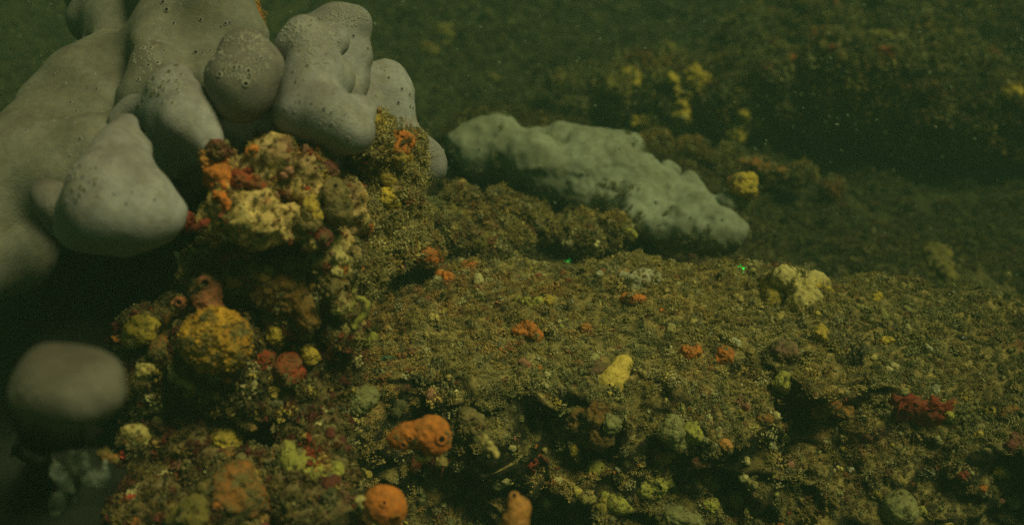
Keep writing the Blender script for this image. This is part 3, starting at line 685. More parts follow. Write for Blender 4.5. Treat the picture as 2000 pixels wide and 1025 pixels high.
G('sea_squirt', 'cream headed bulb on a stalk right of the large orange sponge', 'sea squirt', 'cream', [(945, 860, 10), (954, 868, 8), (962, 878, 7), (968, 888, 6)], depth=.405)
G('sponge', 'silt covered tan mound right of the large orange sponge', 'sponge', 'tan', [(918, 830, 28), (905, 838, 20)])
G('sponge', 'yellow wedge sponge with an orange ridge left of the brown frill', 'sponge', 'farolive', [(1086, 826, 14), (1094, 836, 12), (1080, 842, 14), (1100, 846, 7)])
G('bryozoan', 'large brown frilled colony below the dark hole', 'bryozoan', 'brown', [(1135, 815, 26), (1155, 820, 30), (1165, 845, 26), (1125, 830, 18), (1170, 800, 16)], amp=1.5, sub=5)
G('bryozoan', 'pale green rounded fan beside the brown frill', 'bryozoan', 'palegreen', [(1192, 826, 19), (1196, 838, 15), (1200, 818, 12)])
G('sea_squirt', 'small orange brown bead below the brown frill', 'sea squirt', 'farolive', [(1118, 880, 12)])
G('bryozoan', 'pale translucent fan lobes right of the dark pit', 'bryozoan', 'palegreen', [(1312, 832, 22), (1320, 848, 20), (1330, 860, 16), (1305, 845, 15)])
G('sponge', 'yellow green bulb joined to the pale fan lobes', 'sponge', 'greenish', [(1352, 848, 19), (1362, 850, 12)])
G('sponge', 'yellow orange wedge in the lower centre right', 'sponge', 'paleorange', [(1290, 888, 10), (1300, 896, 12), (1284, 880, 7)])
G('sponge', 'round green yellow ball sponge left of the frilled sponge', 'sponge', 'greenish', [(1165, 920, 22), (1170, 928, 17)], pores=((1175, 914, 2.5),), amp=.3)
G('sponge', 'lemon green drop shaped sponge at the bottom below the round ball', 'sponge', 'greenish', [(1205, 986, 18), (1212, 992, 13), (1192, 976, 10), (1180, 966, 7), (1228, 994, 6)], amp=.5)
G('sponge', 'frilled yellow green sponge with a pale mouth', 'sponge', 'greenish', [(1280, 950, 16), (1292, 945, 13), (1265, 958, 12), (1310, 940, 9), (1285, 965, 11), (1254, 966, 8)], pores=((1288, 952, 5),), amp=1.4)
G('sponge', 'small twisted yellow sponge with a pinkish tip', 'sponge', 'greenish', [(1378, 932, 11), (1390, 944, 10), (1366, 920, 7)], amp=1.2)
G('sponge', 'green lump pair at the bottom, left of the pair', 'sponge', 'greenish', [(1388, 986, 13), (1396, 982, 9)])
G('sponge', 'green yellow ball at the bottom right of the lump pair', 'sponge', 'greenish', [(1438, 972, 15), (1442, 982, 11)])
G('sponge', 'olive cushion at the bottom edge below the drop sponge', 'sponge', 'palegreen', [(1320, 1018, 28), (1350, 1022, 20)])
G('sponge', 'small orange nub above the dark face on the right', 'sponge', 'dullorange', [(1490, 816, 12), (1498, 820, 7)])
G('sponge', 'long ochre silted mound on the right face', 'sponge', 'dullorange', [(1620, 790, 18), (1640, 797, 20), (1655, 803, 14), (1600, 800, 14)], sink=.6)
G('sponge', 'faint green cone above the right face', 'sponge', 'greenish', [(1528, 745, 16), (1535, 752, 13)])
G('sponge', 'tan bead pair left of the white shell', 'sponge', 'tan', [(1592, 918, 12), (1600, 928, 11)])
G('shell', 'tiny bright shell in the lower right', 'shell', M_shell, [(1663, 917, 5), (1659, 915, 3)])
G('sponge', 'small peach bead on the dark lower right face', 'sponge', 'paleorange', [(1420, 870, 10), (1412, 866, 7)])
G('sponge', 'large pale green disc at the lower right', 'sponge', 'palegreen', [(1755, 990, 26), (1762, 978, 20), (1768, 1000, 20), (1742, 998, 16)], amp=.4)
G('sponge', 'small green bead right of the large disc', 'sponge', 'greenish', [(1800, 998, 10)])
G('sponge', 'yellow crust corner beside the dark red leaves', 'sponge', 'greenish', [(1852, 812, 9), (1858, 818, 6)])
G('sponge', 'rusty crust near the right edge of the picture', 'sponge', 'dullorange', [(1975, 808, 16), (1960, 815, 12)], sink=.35)
G('sponge', 'rusty cushion at the right edge low down', 'sponge', 'maroon', [(1985, 860, 20), (1975, 875, 14)], sink=.6)
G('sponge', 'ochre patch on the low right face', 'sponge', 'farolive', [(1950, 918, 14), (1962, 922, 10)], sink=.6)
# behind
G('sponge', 'yellow lump on the tip of the grey white crust', 'sponge', 'farolive', [(1440, 364, 16), (1455, 357, 16), (1468, 360, 12), (1458, 372, 14)], depth=.74)
G('shell', 'pale yellow shell edge under the grey white crust', 'shell', 'greenish', [(1228, 456, 8), (1238, 460, 8), (1220, 452, 5)], depth=.70)
G('sponge', 'thick yellow crescent sponge on the shelf face', 'sponge', 'farolive', [(1222, 146, 13), (1214, 154, 12), (1228, 164, 12), (1242, 160, 10), (1246, 148, 8), (1238, 138, 7)], voxel=True, amp=.5)
G('sponge', 'small yellow bead right of the crescent sponge', 'sponge', 'farolive', [(1273, 182, 10)], amp=.6)
G('sponge', 'faint ochre ring left of the crescent sponge', 'sponge', 'olive', [(1100, 160, 14), (1112, 166, 11), (1104, 172, 10)])
G('sponge', 'olive crust with small rings below the crescent sponge', 'sponge', 'olive', [(1200, 172, 18), (1212, 190, 18), (1195, 198, 14)], pores=((1205, 175, 4), (1197, 201, 3.5)))
G('sponge', 'faded yellow tuft above the crescent sponge', 'sponge', 'olive', [(1298, 98, 14), (1310, 104, 10), (1288, 104, 9)])
G('sponge', 'branched yellow sponge like an upturned fork on the shelf', 'sponge', 'farolive', [(1358, 150, 14), (1364, 168, 18), (1384, 182, 12), (1400, 192, 11), (1412, 204, 9), (1342, 190, 11), (1332, 206, 11), (1335, 230, 12), (1320, 160, 10)], voxel=True, amp=.6)
G('sponge', 'long yellow crust along the lower lip of the shelf', 'sponge', 'farolive', [(1240, 242, 10), (1258, 240, 12), (1280, 236, 16), (1296, 244, 14), (1320, 248, 13), (1345, 244, 12), (1284, 222, 10)], voxel=True, amp=.8)
G('sponge', 'tall yellow double knob on the shelf lip', 'sponge', 'farolive', [(1451, 224, 11), (1446, 246, 13), (1438, 262, 13), (1452, 262, 9)])
G('sponge', 'short round yellow knob at the right of the double knob', 'sponge', 'farolive', [(1477, 240, 12), (1482, 236, 8)])
G('sponge', 'faded yellow patch left on the far slope', 'sponge', 'olive', [(865, 68, 14), (875, 80, 12)])
G('sponge', 'smaller dim ochre patch below it on the far slope', 'sponge', 'olive', [(836, 100, 11), (842, 106, 8)])
G('sponge', 'dim ochre bead in the middle of the far slope', 'sponge', 'olive', [(963, 156, 9), (970, 158, 6)])
G('sponge', 'red patch highest on the shelf', 'sponge', 'red', [(1592, 66, 10), (1600, 60, 8), (1587, 74, 7)])
G('sponge', 'red patch just below the highest one on the shelf', 'sponge', 'red', [(1628, 102, 10), (1636, 112, 8)])
G('sponge', 'wide dark red patch right on the shelf', 'sponge', 'red', [(1722, 102, 10), (1736, 106, 11), (1750, 104, 8)])
G('sponge', 'tiny red dot left on the shelf', 'sponge', 'red', [(1548, 117, 6)])
G('sponge', 'long orange brown streak in the hollow behind the white crust', 'sponge', 'dullorange', [(1450, 320, 12), (1475, 323, 12), (1500, 330, 10), (1525, 334, 9)], depth=.885)
G('sponge', 'yellow patch at the right edge on the shelf', 'sponge', 'farolive', [(1975, 185, 13), (1982, 178, 9)])
G('sponge', 'ochre lump at the right edge below the shelf', 'sponge', 'farolive', [(1992, 300, 12)])
G('sponge', 'orange brown sponge rising behind the big coral colony at the top', 'sponge', 'dullorange', [(472, 10, 26), (490, 30, 20), (460, -20, 30), (500, 60, 18)], depth=.53)
G('sponge', 'ochre mound in the rubble below the white crust, left end', 'sponge', 'olive', [(880, 420, 20), (900, 430, 16), (865, 430, 14)])
G('sponge', 'yellow olive wedge in the rubble above the plateau', 'sponge', 'olive', [(938, 475, 14), (944, 465, 10)])
G('sponge', 'second ochre mound between the coral and the rubble', 'sponge', 'farolive', [(838, 450, 16), (828, 460, 12)])
G('sponge', 'silted bulb in the rubble under the middle of the white crust', 'sponge', 'palegreen', [(1100, 440, 18), (1108, 432, 12)])

# ------------------------------------------------------------------ thin things: stalks, fronds, glassy squirts
def tubeVF(pts, rad, K=5):
    pts = [np.array(p, float) for p in pts]; V = []; F = []
    for i, p in enumerate(pts):
        t = pts[min(i+1, len(pts)-1)]-pts[max(i-1, 0)]; t /= np.linalg.norm(t)+1e-9
        a = np.cross(t, [.3, .2, 1]); a /= np.linalg.norm(a)+1e-9; b = np.cross(t, a)
        r = rad[i] if hasattr(rad, '__len__') else rad
        for k in range(K):
            an = 2*math.pi*k/K; V.append(p+(a*math.cos(an)+b*math.sin(an))*r)
    for i in range(len(pts)-1):
        for k in range(K):
            F.append((i*K+k, i*K+(k+1) % K, (i+1)*K+(k+1) % K, (i+1)*K+k))
    n = len(V); V.append(pts[-1]); 
    for k in range(K): F.append(((len(pts)-1)*K+k, (len(pts)-1)*K+(k+1) % K, n, n))
    return np.array(V), np.array(F)
def fix_tris(V, F): 
    return V, [tuple(f) if f[2] != f[3] else tuple(f[:3]) for f in F.tolist()]
def tube_obj(name, pts, rad, mat, parent=None, K=5):
    V, F = tubeVF(pts, rad, K); V, F = fix_tris(V, F)
    me = bpy.data.meshes.new(name); me.from_pydata(V.tolist(), [], F); return link(name, me, mat, parent)

def hydroid(px, py, h_px, n, label, mat=M_stalk, spread=10, w=1.1, group=None, side=4, depth=None):
    hh = hit(px, py); p0 = hh[0] if depth is None else P(px, py, depth); d = hh[2] if depth is None else depth
    r = random.Random(int(px*3+py)); root = empty('hydroid', p0); meta(root, label, 'hydroid', group)
    for i in range(n):
        b = np.array([r.uniform(-spread, spread)*d/FPX, r.uniform(-spread, spread)*d/FPX*.6, -.001])
        H = mm(h_px, d)*r.uniform(.6, 1.1); lean = np.array([r.uniform(-.35, .35), r.uniform(-.3, .3), 1.])
        pts = []; q = b.copy()
        for k in range(6):
            pts.append(q.copy()); q = q+lean*H/5; lean += np.array([r.uniform(-.25, .25), r.uniform(-.2, .2), 0])
        V, F = tubeVF(pts, [mm(w, d)*(1-.1*k) for k in range(6)], 4); V, F = fix_tris(V, F); V = V.tolist()
        for k in range(side):
            a = pts[1+k % 5]; dr = np.array([r.uniform(-1, 1), r.uniform(-.6, .6), r.uniform(.2, .8)])
            V2, F2 = tubeVF([a, a+dr*H*.13, a+dr*H*.2+np.array([0, 0, H*.07])], mm(w*.7, d), 3); V2, F2 = fix_tris(V2, F2)
            o0 = len(V); V += V2.tolist(); F += [tuple(x+o0 for x in f) for f in F2]
        me = bpy.data.meshes.new('stalk'); me.from_pydata(V, [], F); link('stalk', me, mat, root, local=True)
    return root
hydroid(1472, 512, 34, 2, 'pair of pale hydroid stalks left of the large cream crust', spread=9)
hydroid(1570, 535, 24, 6, 'curly cluster of pale hydroids on top of the large cream crust', spread=16)
hydroid(1625, 545, 28, 5, 'row of dim hydroid stalks right of the cream crust ridge', spread=22, mat=M_stalk)
hydroid(1700, 560, 30, 5, 'dim hydroid stalks in the dark beyond the cream crust', spread=30, mat=M_stalk)
hydroid(1675, 715, 52, 9, 'dark bushy hydroid standing on the right of the plateau', mat=M_stalk_dark, spread=16, w=2.2, side=10)
hydroid(1110, 528, 22, 4, 'thin hydroids rising where the left green dot shines', spread=12)
hydroid(1010, 520, 22, 4, 'thin hydroids at the back rim of the plateau', spread=22)
hydroid(1195, 540, 20, 3, 'short stalks at the near edge of the dark hollow', spread=12)
hydroid(790, 262, 30, 5, 'feathery hydroid rising from the shaggy column in front of the grey coral', spread=14, w=1.0, side=9)
hydroid(820, 300, 30, 4, 'hydroid sprig at the right edge of the shaggy column', spread=12, w=1.0, side=9)
hydroid(622, 600, 34, 2, 'thin pale spike hanging against the shaded waist', spread=6, depth=.425)
hydroid(1240, 735, 32, 3, 'fine brown hydroid leaning over the big lemon sponge', spread=10, mat=M_stalk_dark, w=.9, side=6)
hydroid(655, 660, 30, 5, 'pale wiry hydroid below the pale yellow bulb', spread=14, depth=.435, side=8)
hydroid(1350, 930, 26, 4, 'pale wiry sprig left of the twisted sponge', spread=14, side=8)
hydroid(1560, 900, 30, 4, 'long wiry sprig on the dark lower right face', spread=16, side=8)

def leaf_mesh(seed):
    r = random.Random(seed); V = []; F = []; K = 9
    out = []
    for i in range(K):
        a = math.pi*i/(K-1); w = .30*math.sin(a)**.7*(1+.35*math.sin(i*2.4+seed)); out.append((w, i/(K-1)))
    for s in (.02, -.02):
        for (w, t) in out: V += [(-w-.01, s+.25*t*t, t), (w+.01, s+.25*t*t+.12*w, t)]
    for j in range(2):
        o = j*2*K
        for i in range(K-1):
            f = (o+2*i, o+2*i+1, o+2*i+3, o+2*i+2); F.append(f if j == 0 else f[::-1])
    for i in range(K-1):
        F.append((2*i, 2*i+2, 2*K+2*i+2, 2*K+2*i)); F.append((2*i+1, 2*K+2*i+1, 2*K+2*i+3, 2*i+3))
    me = bpy.data.meshes.new('frond'); me.from_pydata(V, [], F); return me
LEAVES = [leaf_mesh(i) for i in range(4)]
M_redweed = SP['darkred']
for l in LEAVES: l.materials.append(M_redweed)
LEAVES2 = [l.copy() for l in LEAVES]
for l in LEAVES2: l.materials[0] = SP['maroon']
M_redbright = sponge_mat('red_seaweed', (.34, .045, .03), (.22, .03, .02), silt=.25)
LEAVES3 = [l.copy() for l in LEAVES]
for l in LEAVES3: l.materials[0] = M_redbright
def weed(px, py, size, n, label, leaves=LEAVES, spread=1.0, depth=None, sx=1.0, cat='red seaweed'):
    hh = hit(px, py); p0 = hh[0] if depth is None else P(px, py, depth); d = hh[2] if depth is None else depth
    r = random.Random(int(px+py*5)); root = empty('red_seaweed', p0); meta(root, label, cat)
    s0 = mm(size, d)
    for i in range(n):
        o = link('frond', leaves[i % 4], None, root, local=True)
        a = r.uniform(-1, 1)
        o.location = (r.uniform(-1, 1)*s0*spread*sx, r.uniform(-.3, .3)*s0*spread, r.uniform(-.2, .3)*s0*spread)
        o.rotation_euler = (r.uniform(.1, .9), r.uniform(-1.3, 1.3), r.uniform(-.9, .9))
        q = s0*r.uniform(.6, 1.1); o.scale = (q*r.uniform(.9, 1.5), q, q)
    return root
weed(350, 445, 34, 15, 'branched dark red seaweed hanging at the left end of the ledge', LEAVES3, 1.1, depth=.395, sx=1.3)
weed(1765, 815, 50, 9, 'dark red leafy seaweed clump on the right face, left half', LEAVES3, .5)
weed(1815, 808, 54, 9, 'dark red leafy seaweed clump on the right face, larger right half', LEAVES3, .5)
weed(1050, 915, 34, 14, 'dark red lacy seaweed in the lower middle', LEAVES3, 1.1)
weed(1058, 985, 30, 9, 'red strand hanging above the bottom edge right of the upright squirt', LEAVES, .9)
weed(640, 880, 24, 6, 'small red seaweed scrap between the shaded foot and the near face', LEAVES, .9)
weed(850, 915, 40, 26, 'large dark red seaweed hanging below the large orange sponge', LEAVES, 1.0)
weed(885, 858, 30, 12, 'dark red fronds right behind the large orange sponge', LEAVES, .9)
weed(1690, 860, 26, 9, 'thin maroon fronds left below the leafy clump', LEAVES2, 1.1)
weed(455, 505, 26, 10, 'maroon fronds sprouting from the shaded waist under the ledge', LEAVES2, 1.2, depth=.42)
weed(300, 840, 24, 7, 'reddish fronds right of the blurred coral head', LEAVES2, 1.1)
weed(785, 770, 24, 5, 'thin red blade on the plateau near the pinnacle', LEAVES2, .7)
weed(520, 875, 26, 7, 'dull red fronds on the shaded foot', LEAVES2, 1.1)

def squirt(pts, rads, label):
    root = empty('sea_squirt', P(*pts[0])); meta(root, label, 'sea squirt')
    sp = []
    for i in range(len(pts)-1):
        for t in np.linspace(0, 1, 5)[:-1]:
            q = np.array(pts[i])*(1-t)+np.array(pts[i+1])*t; sp.append((*P(*q), mm(rads[i]*(1-t)+rads[i+1]*t, q[2])))
    V, F = remeshVF(sp, .0006, 3, [(.0030, 150, 3, 4, False), (.0016, 330, 2, 8, True)])
    link('body', mesh_np('body', V, F), M_glass, root)
    q = pts[-1]; V, F = blobVF([(*P(*q), mm(rads[-1]*1.3, q[2]))], None, 3, [(.001, 400, 2, 3, False)])
    link('tip', mesh_np('tip', V, F), M_glass, root)
squirt([(140, 858, .36), (150, 872, .355), (158, 900, .36), (172, 926, .365), (190, 932, .36), (204, 918, .36), (206, 903, .36)], [9, 11, 12, 12, 8, 6, 4], 'curved glassy hook shaped squirt below the blurred coral head')
squirt([(95, 872, .37), (104, 895, .372), (112, 920, .37), (128, 945, .37), (142, 958, .368), (146, 975, .37)], [5, 7, 8, 8, 7, 5], 'second glassy squirt left of the hook shaped one')
squirt([(110, 1000, .37), (112, 980, .37), (122, 958, .37), (134, 950, .37)], [5, 8, 7, 4], 'lowest glassy squirt in the bottom left corner')

def laser(px, py, label):
    h = hit(px, py); p, n, d = h; p = p + np.array([0, -.004, .005]); AVOID.append((p[0], p[1], p[2], .004))
    V0, F0 = ico(1); Vs = []; Fs = []; o = 0; r = random.Random(px)
    for i in range(7):
        s = mm(2.4 if i == 0 else r.uniform(.5, 1.0), d); off = np.array([0, 0, 0]) if i == 0 else np.array([r.uniform(-12, 12), r.uniform(-4, 4), r.uniform(-11, 11)])*d/FPX
        Vs.append(V0*s*np.array([.8, .6, 1.2])+off); Fs.append(F0+o); o += len(V0)
    ob = link('laser_dot', mesh_np('laser_dot', np.concatenate(Vs), np.concatenate(Fs)), M_laser); ob.location = p
    meta(ob, label, 'laser dot')
laser(1108, 518, 'glowing green laser dot, the left one, at the rim of the dark hollow')
laser(1448, 533, 'glowing green laser dot, the right one, left of the large cream crust')

# ------------------------------------------------------------------ turf: nobody could count these
protos = bpy.data.collections.new('turf_kinds')
def tuft(name, strands, seed, h=1.0, curl=.5, w=.045, flocs=0, plates=0, upright=0., nod=0):
    r = random.Random(seed); V = []; F = []
    def quad(a, b, n, w0, w1):
        o = len(V); V.extend([a-n*w0, a+n*w0, b+n*w1, b-n*w1]); F.append((o, o+1, o+2)); F.append((o, o+2, o+3))
    for i in range(strands):
        a = r.uniform(0, 6.283); t = r.uniform(.0, 1.25)*(1-upright)
        d = np.array([math.sin(t)*math.cos(a), math.sin(t)*math.sin(a), math.cos(t)+.1])
        p = np.array([r.uniform(-.35, .35), r.uniform(-.35, .35), -.1]); L = h*r.uniform(.5, 1.1)
        n = np.cross(d, [r.uniform(-1, 1), r.uniform(-1, 1), r.uniform(-1, 1)]); n /= np.linalg.norm(n)+1e-6
        for k in range(4):
            q = p + d*L/4; quad(p, q, n, w*(1-.15*k), w*(1-.15*(k+1)))
            if k > 0:
                for _ in range(2):
                    sd = np.array([r.uniform(-1, 1), r.uniform(-1, 1), r.uniform(-.2, 1)]); sd /= np.linalg.norm(sd)
                    m2 = np.cross(sd, d); m2 /= np.linalg.norm(m2)+1e-6
                    o = len(V); V.extend([q-m2*w*.9, q+m2*w*.9, q+sd*r.uniform(.12, .28)]); F.append((o, o+1, o+2))
            p = q; d = d + np.array([r.uniform(-curl, curl), r.uniform(-curl, curl), r.uniform(-curl, curl*.6)]); d /= np.linalg.norm(d)
    V0, F0 = ico(1)
    OV = np.array([(1, 0, 0), (-1, 0, 0), (0, 1, 0), (0, -1, 0), (0, 0, 1), (0, 0, -1)], float)
    OF = [(0, 2, 4), (2, 1, 4), (1, 3, 4), (3, 0, 4), (2, 0, 5), (1, 2, 5), (3, 1, 5), (0, 3, 5)]
    for i in range(flocs):
        a = r.uniform(0, 6.283); t = math.acos(r.uniform(.0, 1)); rad = r.uniform(.25, .95)
        c = np.array([math.sin(t)*math.cos(a), math.sin(t)*math.sin(a), math.cos(t)*.8])*rad
        s = r.uniform(.07, .2); o = len(V)
        for q in OV: V.append(c+q*s*np.array([r.uniform(.6, 1.3), r.uniform(.6, 1.3), r.uniform(.5, 1.1)]))
        F.extend([(x+o, y+o, z_+o) for x, y, z_ in OF])
    for i in range(plates):
        a = r.uniform(0, 6.283); c = np.array([math.cos(a), math.sin(a), 0])*r.uniform(0, .5)+np.array([0, 0, r.uniform(.1, .6)])
        n = np.array([r.uniform(-1, 1), r.uniform(-1, 1), r.uniform(0, .8)]); n /= np.linalg.norm(n)
        u_ = np.cross(n, [0, 0, 1]); u_ /= np.linalg.norm(u_)+1e-6; v_ = np.cross(n, u_); s = r.uniform(.2, .42); o = len(V)
        V.append(c)
        for k in range(7):
            an = 6.283*k/7; V.append(c+(u_*math.cos(an)+v_*math.sin(an))*s*r.uniform(.75, 1.1)+n*r.uniform(-.12, .12)*s*2)
        for k in range(7): F.append((o, o+1+k, o+1+(k+1) % 7))
    for i in range(nod):
        c = np.array([r.uniform(-.3, .3), r.uniform(-.3, .3), r.uniform(0, .3)]); s = r.uniform(.3, .55); o = len(V)
        for q in ico(2)[0]: V.append(c+q*s*(1+.12*math.sin(q[0]*7+seed)*math.cos(q[1]*6)))
        F.extend([tuple(int(t_)+o for t_ in f) for f in ico(2)[1]])
    me = bpy.data.meshes.new(name); me.from_pydata([tuple(x) for x in V], [], F); me.materials.append(M_turf)
    o = bpy.data.objects.new(name, me); protos.objects.link(o)
# alphabetical order is the index order
for i in range(4): tuft('a_wiry_tuft_%d' % i, 16, 10+i, 1.0, .5, .042, flocs=10)          # 0-3
for i in range(3): tuft('b_floc_clump_%d' % i, 6, 30+i, .8, .6, .05, flocs=34)            # 4-6
for i in range(2): tuft('c_leaf_clump_%d' % i, 5, 50+i, .8, .5, .05, flocs=8, plates=12)  # 7-8
for i in range(2): tuft('d_nodule_%d' % i, 3, 60+i, .7, .5, .05, flocs=4, nod=2)          # 9-10
for i in range(3): tuft('e_feather_%d' % i, 12, 70+i, 2.0, .35, .035, flocs=6, upright=.55)  # 11-13

def gn_tree():
    nt = bpy.data.node_groups.new('grow_turf', 'GeometryNodeTree')
    nt.interface.new_socket('Geometry', in_out='INPUT', socket_type='NodeSocketGeometry')
    nt.interface.new_socket('Geometry', in_out='OUTPUT', socket_type='NodeSocketGeometry')
    N = nt.nodes.new; L = nt.links.new
    gi, go = N('NodeGroupInput'), N('NodeGroupOutput')
    ci = N('GeometryNodeCollectionInfo'); ci.inputs[0].default_value = protos
    ci.inputs['Separate Children'].default_value = True; ci.inputs['Reset Children'].default_value = True
    ip = N('GeometryNodeInstanceOnPoints'); ip.inputs['Pick Instance'].default_value = True
    def attr(nm, t):
        a = N('GeometryNodeInputNamedAttribute'); a.data_type = t; a.inputs[0].default_value = nm; return a.outputs[0]
    L(gi.outputs[0], ip.inputs['Points']); L(ci.outputs[0], ip.inputs['Instance'])
    L(attr('kidx', 'INT'), ip.inputs['Instance Index']); L(attr('krot', 'FLOAT_VECTOR'), ip.inputs['Rotation']); L(attr('kscale', 'FLOAT'), ip.inputs['Scale'])
    L(ip.outputs[0], go.inputs[0]); return nt
GN = gn_tree()
TINTS = np.array([(.33, .25, .088), (.38, .245, .083), (.25, .225, .100), (.12, .11, .05), (.48, .41, .21), (.32, .13, .065), (.27, .235, .13), (.46, .36, .12)])
def tint_for(p, bright=1.0):
    n = len(p)
    a = fbm(p, 22, 3, 71); b = fbm(p, 9, 2, 77); c = rng.uniform(0, 1, n)
    base = TINTS[0][None]*np.ones((n, 1))
    base = base + (TINTS[2]-base)*sstep(-.05, .35, a)[:, None]
    base = base + (TINTS[1]-base)*sstep(-.05, -.3, a)[:, None]
    base = base + (TINTS[5]-base)*(sstep(.22, .45, b)*.55)[:, None]
    # rusty film on the back left of the plateau
    rust = np.exp(-((p[:, 0]+.03)/.07)**2 - ((p[:, 1]-.53)/.03)**2)
    base = base + (np.array([.28, .13, .042])-base)*(rust*.7)[:, None]
    for k, pr in ((4, .13), (3, .16), (5, .03), (7, .04), (6, .10)):
        m = rng.uniform(0, 1, n) < pr; base[m] = TINTS[k]
    gr = (sstep(.08, .30, p[:, 0])*sstep(.75, .6, p[:, 1]))[:, None]*.62      # light falloff to the right, put into a darker greener tint
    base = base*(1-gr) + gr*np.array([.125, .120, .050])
    fc = (sstep(.435, .405, p[:, 1]))[:, None]*.35                             # dimmer light on the near face, put into the tint
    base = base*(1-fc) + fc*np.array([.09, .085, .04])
    return base*rng.uniform(.72, 1.3, n)[:, None]*bright
def grow(name, label, pts, nrm, size, kinds, bright=1.0, up=.5, tints=None):
    """kinds: list of (index, weight)"""
    n = len(pts); me = bpy.data.meshes.new(name); me.vertices.add(n); me.vertices.foreach_set('co', pts.astype(np.float32).ravel())
    ks = np.array([k for k, w in kinds]); w = np.array([w for k, w in kinds], float); w /= w.sum()
    idx = rng.choice(ks, n, p=w).astype(np.int32)
    N = nrm*(1-up)+np.array([0, 0, up]); N = N + rng.normal(0, .25, (n, 3)); N /= np.linalg.norm(N, axis=1, keepdims=True)
    rot = np.array([(Vector(q).to_track_quat('Z', 'Y') @ Euler((0, 0, t)).to_quaternion()).to_euler()[:] for q, t in zip(N, rng.uniform(0, 6.28, n))], dtype=np.float32)
    a = me.attributes.new('kidx', 'INT', 'POINT'); a.data.foreach_set('value', idx)
    a = me.attributes.new('krot', 'FLOAT_VECTOR', 'POINT'); a.data.foreach_set('vector', rot.ravel())
    a = me.attributes.new('kscale', 'FLOAT', 'POINT'); a.data.foreach_set('value', size.astype(np.float32))
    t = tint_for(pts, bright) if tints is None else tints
    t = np.concatenate([t, np.ones((n, 1))], 1).astype(np.float32)
    a = me.attributes.new('tint', 'FLOAT_COLOR', 'POINT'); a.data.foreach_set('color', t.ravel())
    o = bpy.data.objects.new(name, me); COL.objects.link(o)
    m = o.modifiers.new('grow', 'NODES'); m.node_group = GN
    meta(o, label, kind='stuff', cat='turf'); return o
def avoid(pts, size):
    keep = np.ones(len(pts), bool); rnd = np.random.default_rng(3).uniform(0, 1, len(pts))
    for (x, y, z_, r) in AVOID:
        d2 = ((pts-np.array([x, y, z_]))**2).sum(1)
        keep &= (d2 > (r*.80+size*.45)**2) | ((rnd < .10) & (size < .0042) & (d2 > (r*.3)**2))
    d = np.linalg.norm(pts-CAM, axis=1); keep &= d > .22
    return keep
def surf_sample(surf, n, r=rng):
    V, F, _ = surf; a, b, c = V[F[:, 0]], V[F[:, 1]], V[F[:, 2]]
    nn = np.cross(b-a, c-a); A = np.linalg.norm(nn, axis=1)
    i = r.choice(len(F), n, p=A/A.sum()); u1 = np.sqrt(r.uniform(0, 1, n)); u2 = r.uniform(0, 1, n)
    p = a[i]*(1-u1)[:, None] + b[i]*(u1*(1-u2))[:, None] + c[i]*(u1*u2)[:, None]
    return p, nn[i]/np.maximum(A[i], 1e-15)[:, None]
def ground_sample(n, ylo, yhi, power=1.0, half=.62):
    q = rng.uniform(0, 1, n); y = np.exp(math.log(ylo)+(math.log(yhi)-math.log(ylo))*q); x = rng.uniform(-half, half, n)*(y+.08)
    pts = []; nr = []
    bvh = GROUND[2]; dn = Vector((0, 0, -1))
    for a, b in zip(x, y):
        h = bvh.ray_cast(Vector((a, b, 3)), dn)
        if h[0] is None: continue
        pts.append(h[0][:]); nr.append(h[1][:] if h[1].z > 0 else (-h[1])[:])
    return np.array(pts), np.array(nr)

p, n_ = ground_sample(74000, .40, 2.6)
size = (.0019+.0036*rng.uniform(0, 1, len(p))**2.5)*np.clip(p[:, 1]/.5, .85, 2.6)
k = avoid(p, size); p, n_, size = p[k], n_[k], size[k]
KN = [(0, 3), (1, 3), (2, 3), (3, 3), (4, 4), (5, 4), (6, 4), (7, 1.0), (8, 1.0), (9, .5), (10, .5), (11, .25), (12, .25)]
k = (p[:, 1] < .62) | (fbm(p, 11, 3, 121) > -.38); p, n_, size = p[k], n_[k], size[k]
nearm = p[:, 1] < .62
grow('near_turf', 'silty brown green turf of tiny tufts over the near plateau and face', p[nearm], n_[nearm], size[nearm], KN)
ft = tint_for(p[~nearm], .34); m_ = np.array([[.066, .068, .034]]); ft = m_+(ft-m_)*.6  # dimness of the distance put into a darker, flatter tint
grow('far_turf', 'green brown turf over the far slope, far dimness in its tint', p[~nearm], n_[~nearm], size[~nearm], KN, tints=ft)
# steeper faces get extra growth, sampled by area
p, n_ = surf_sample(GROUND, 400000)
k = (p[:, 1] > .33) & (p[:, 1] < .46) & (np.abs(p[:, 0]) < .34); p, n_ = p[k], n_[k]
k = fbm(p, 48, 3, 99) > .0; p, n_ = p[k][:11000], n_[k][:11000]
n_ = np.where(n_[:, 2:3] < 0, -n_, n_)
size = .003+.0065*rng.uniform(0, 1, len(p))**2.2
k = avoid(p, size); grow('face_turf', 'loose clumps and leafy scraps over the dark near face', p[k], n_[k], size[k], [(0, 2), (1, 2), (4, 3), (5, 3), (6, 2), (7, 3), (8, 3), (9, 1.2), (10, 1.2), (11, 1)], up=.35)
p, n_ = ground_sample(6000, .40, .75); p2, n2_ = surf_sample(GROUND, 500000)
k = (p2[:, 1] > .33) & (p2[:, 1] < .45) & (np.abs(p2[:, 0]) < .34); p2, n2_ = p2[k][:2600], n2_[k][:2600]; n2_ = np.where(n2_[:, 2:3] < 0, -n2_, n2_)
p = np.concatenate([p[:420], p2[:1300]]); n_ = np.concatenate([n_[:420], n2_[:1300]])
vivid = np.array([(.52, .40, .10), (.50, .42, .20), (.55, .19, .04), (.36, .33, .11), (.45, .42, .28), (.30, .07, .04), (.42, .20, .13), (.5, .36, .08)])
size = .0016+.0052*rng.uniform(0, 1, len(p))**3
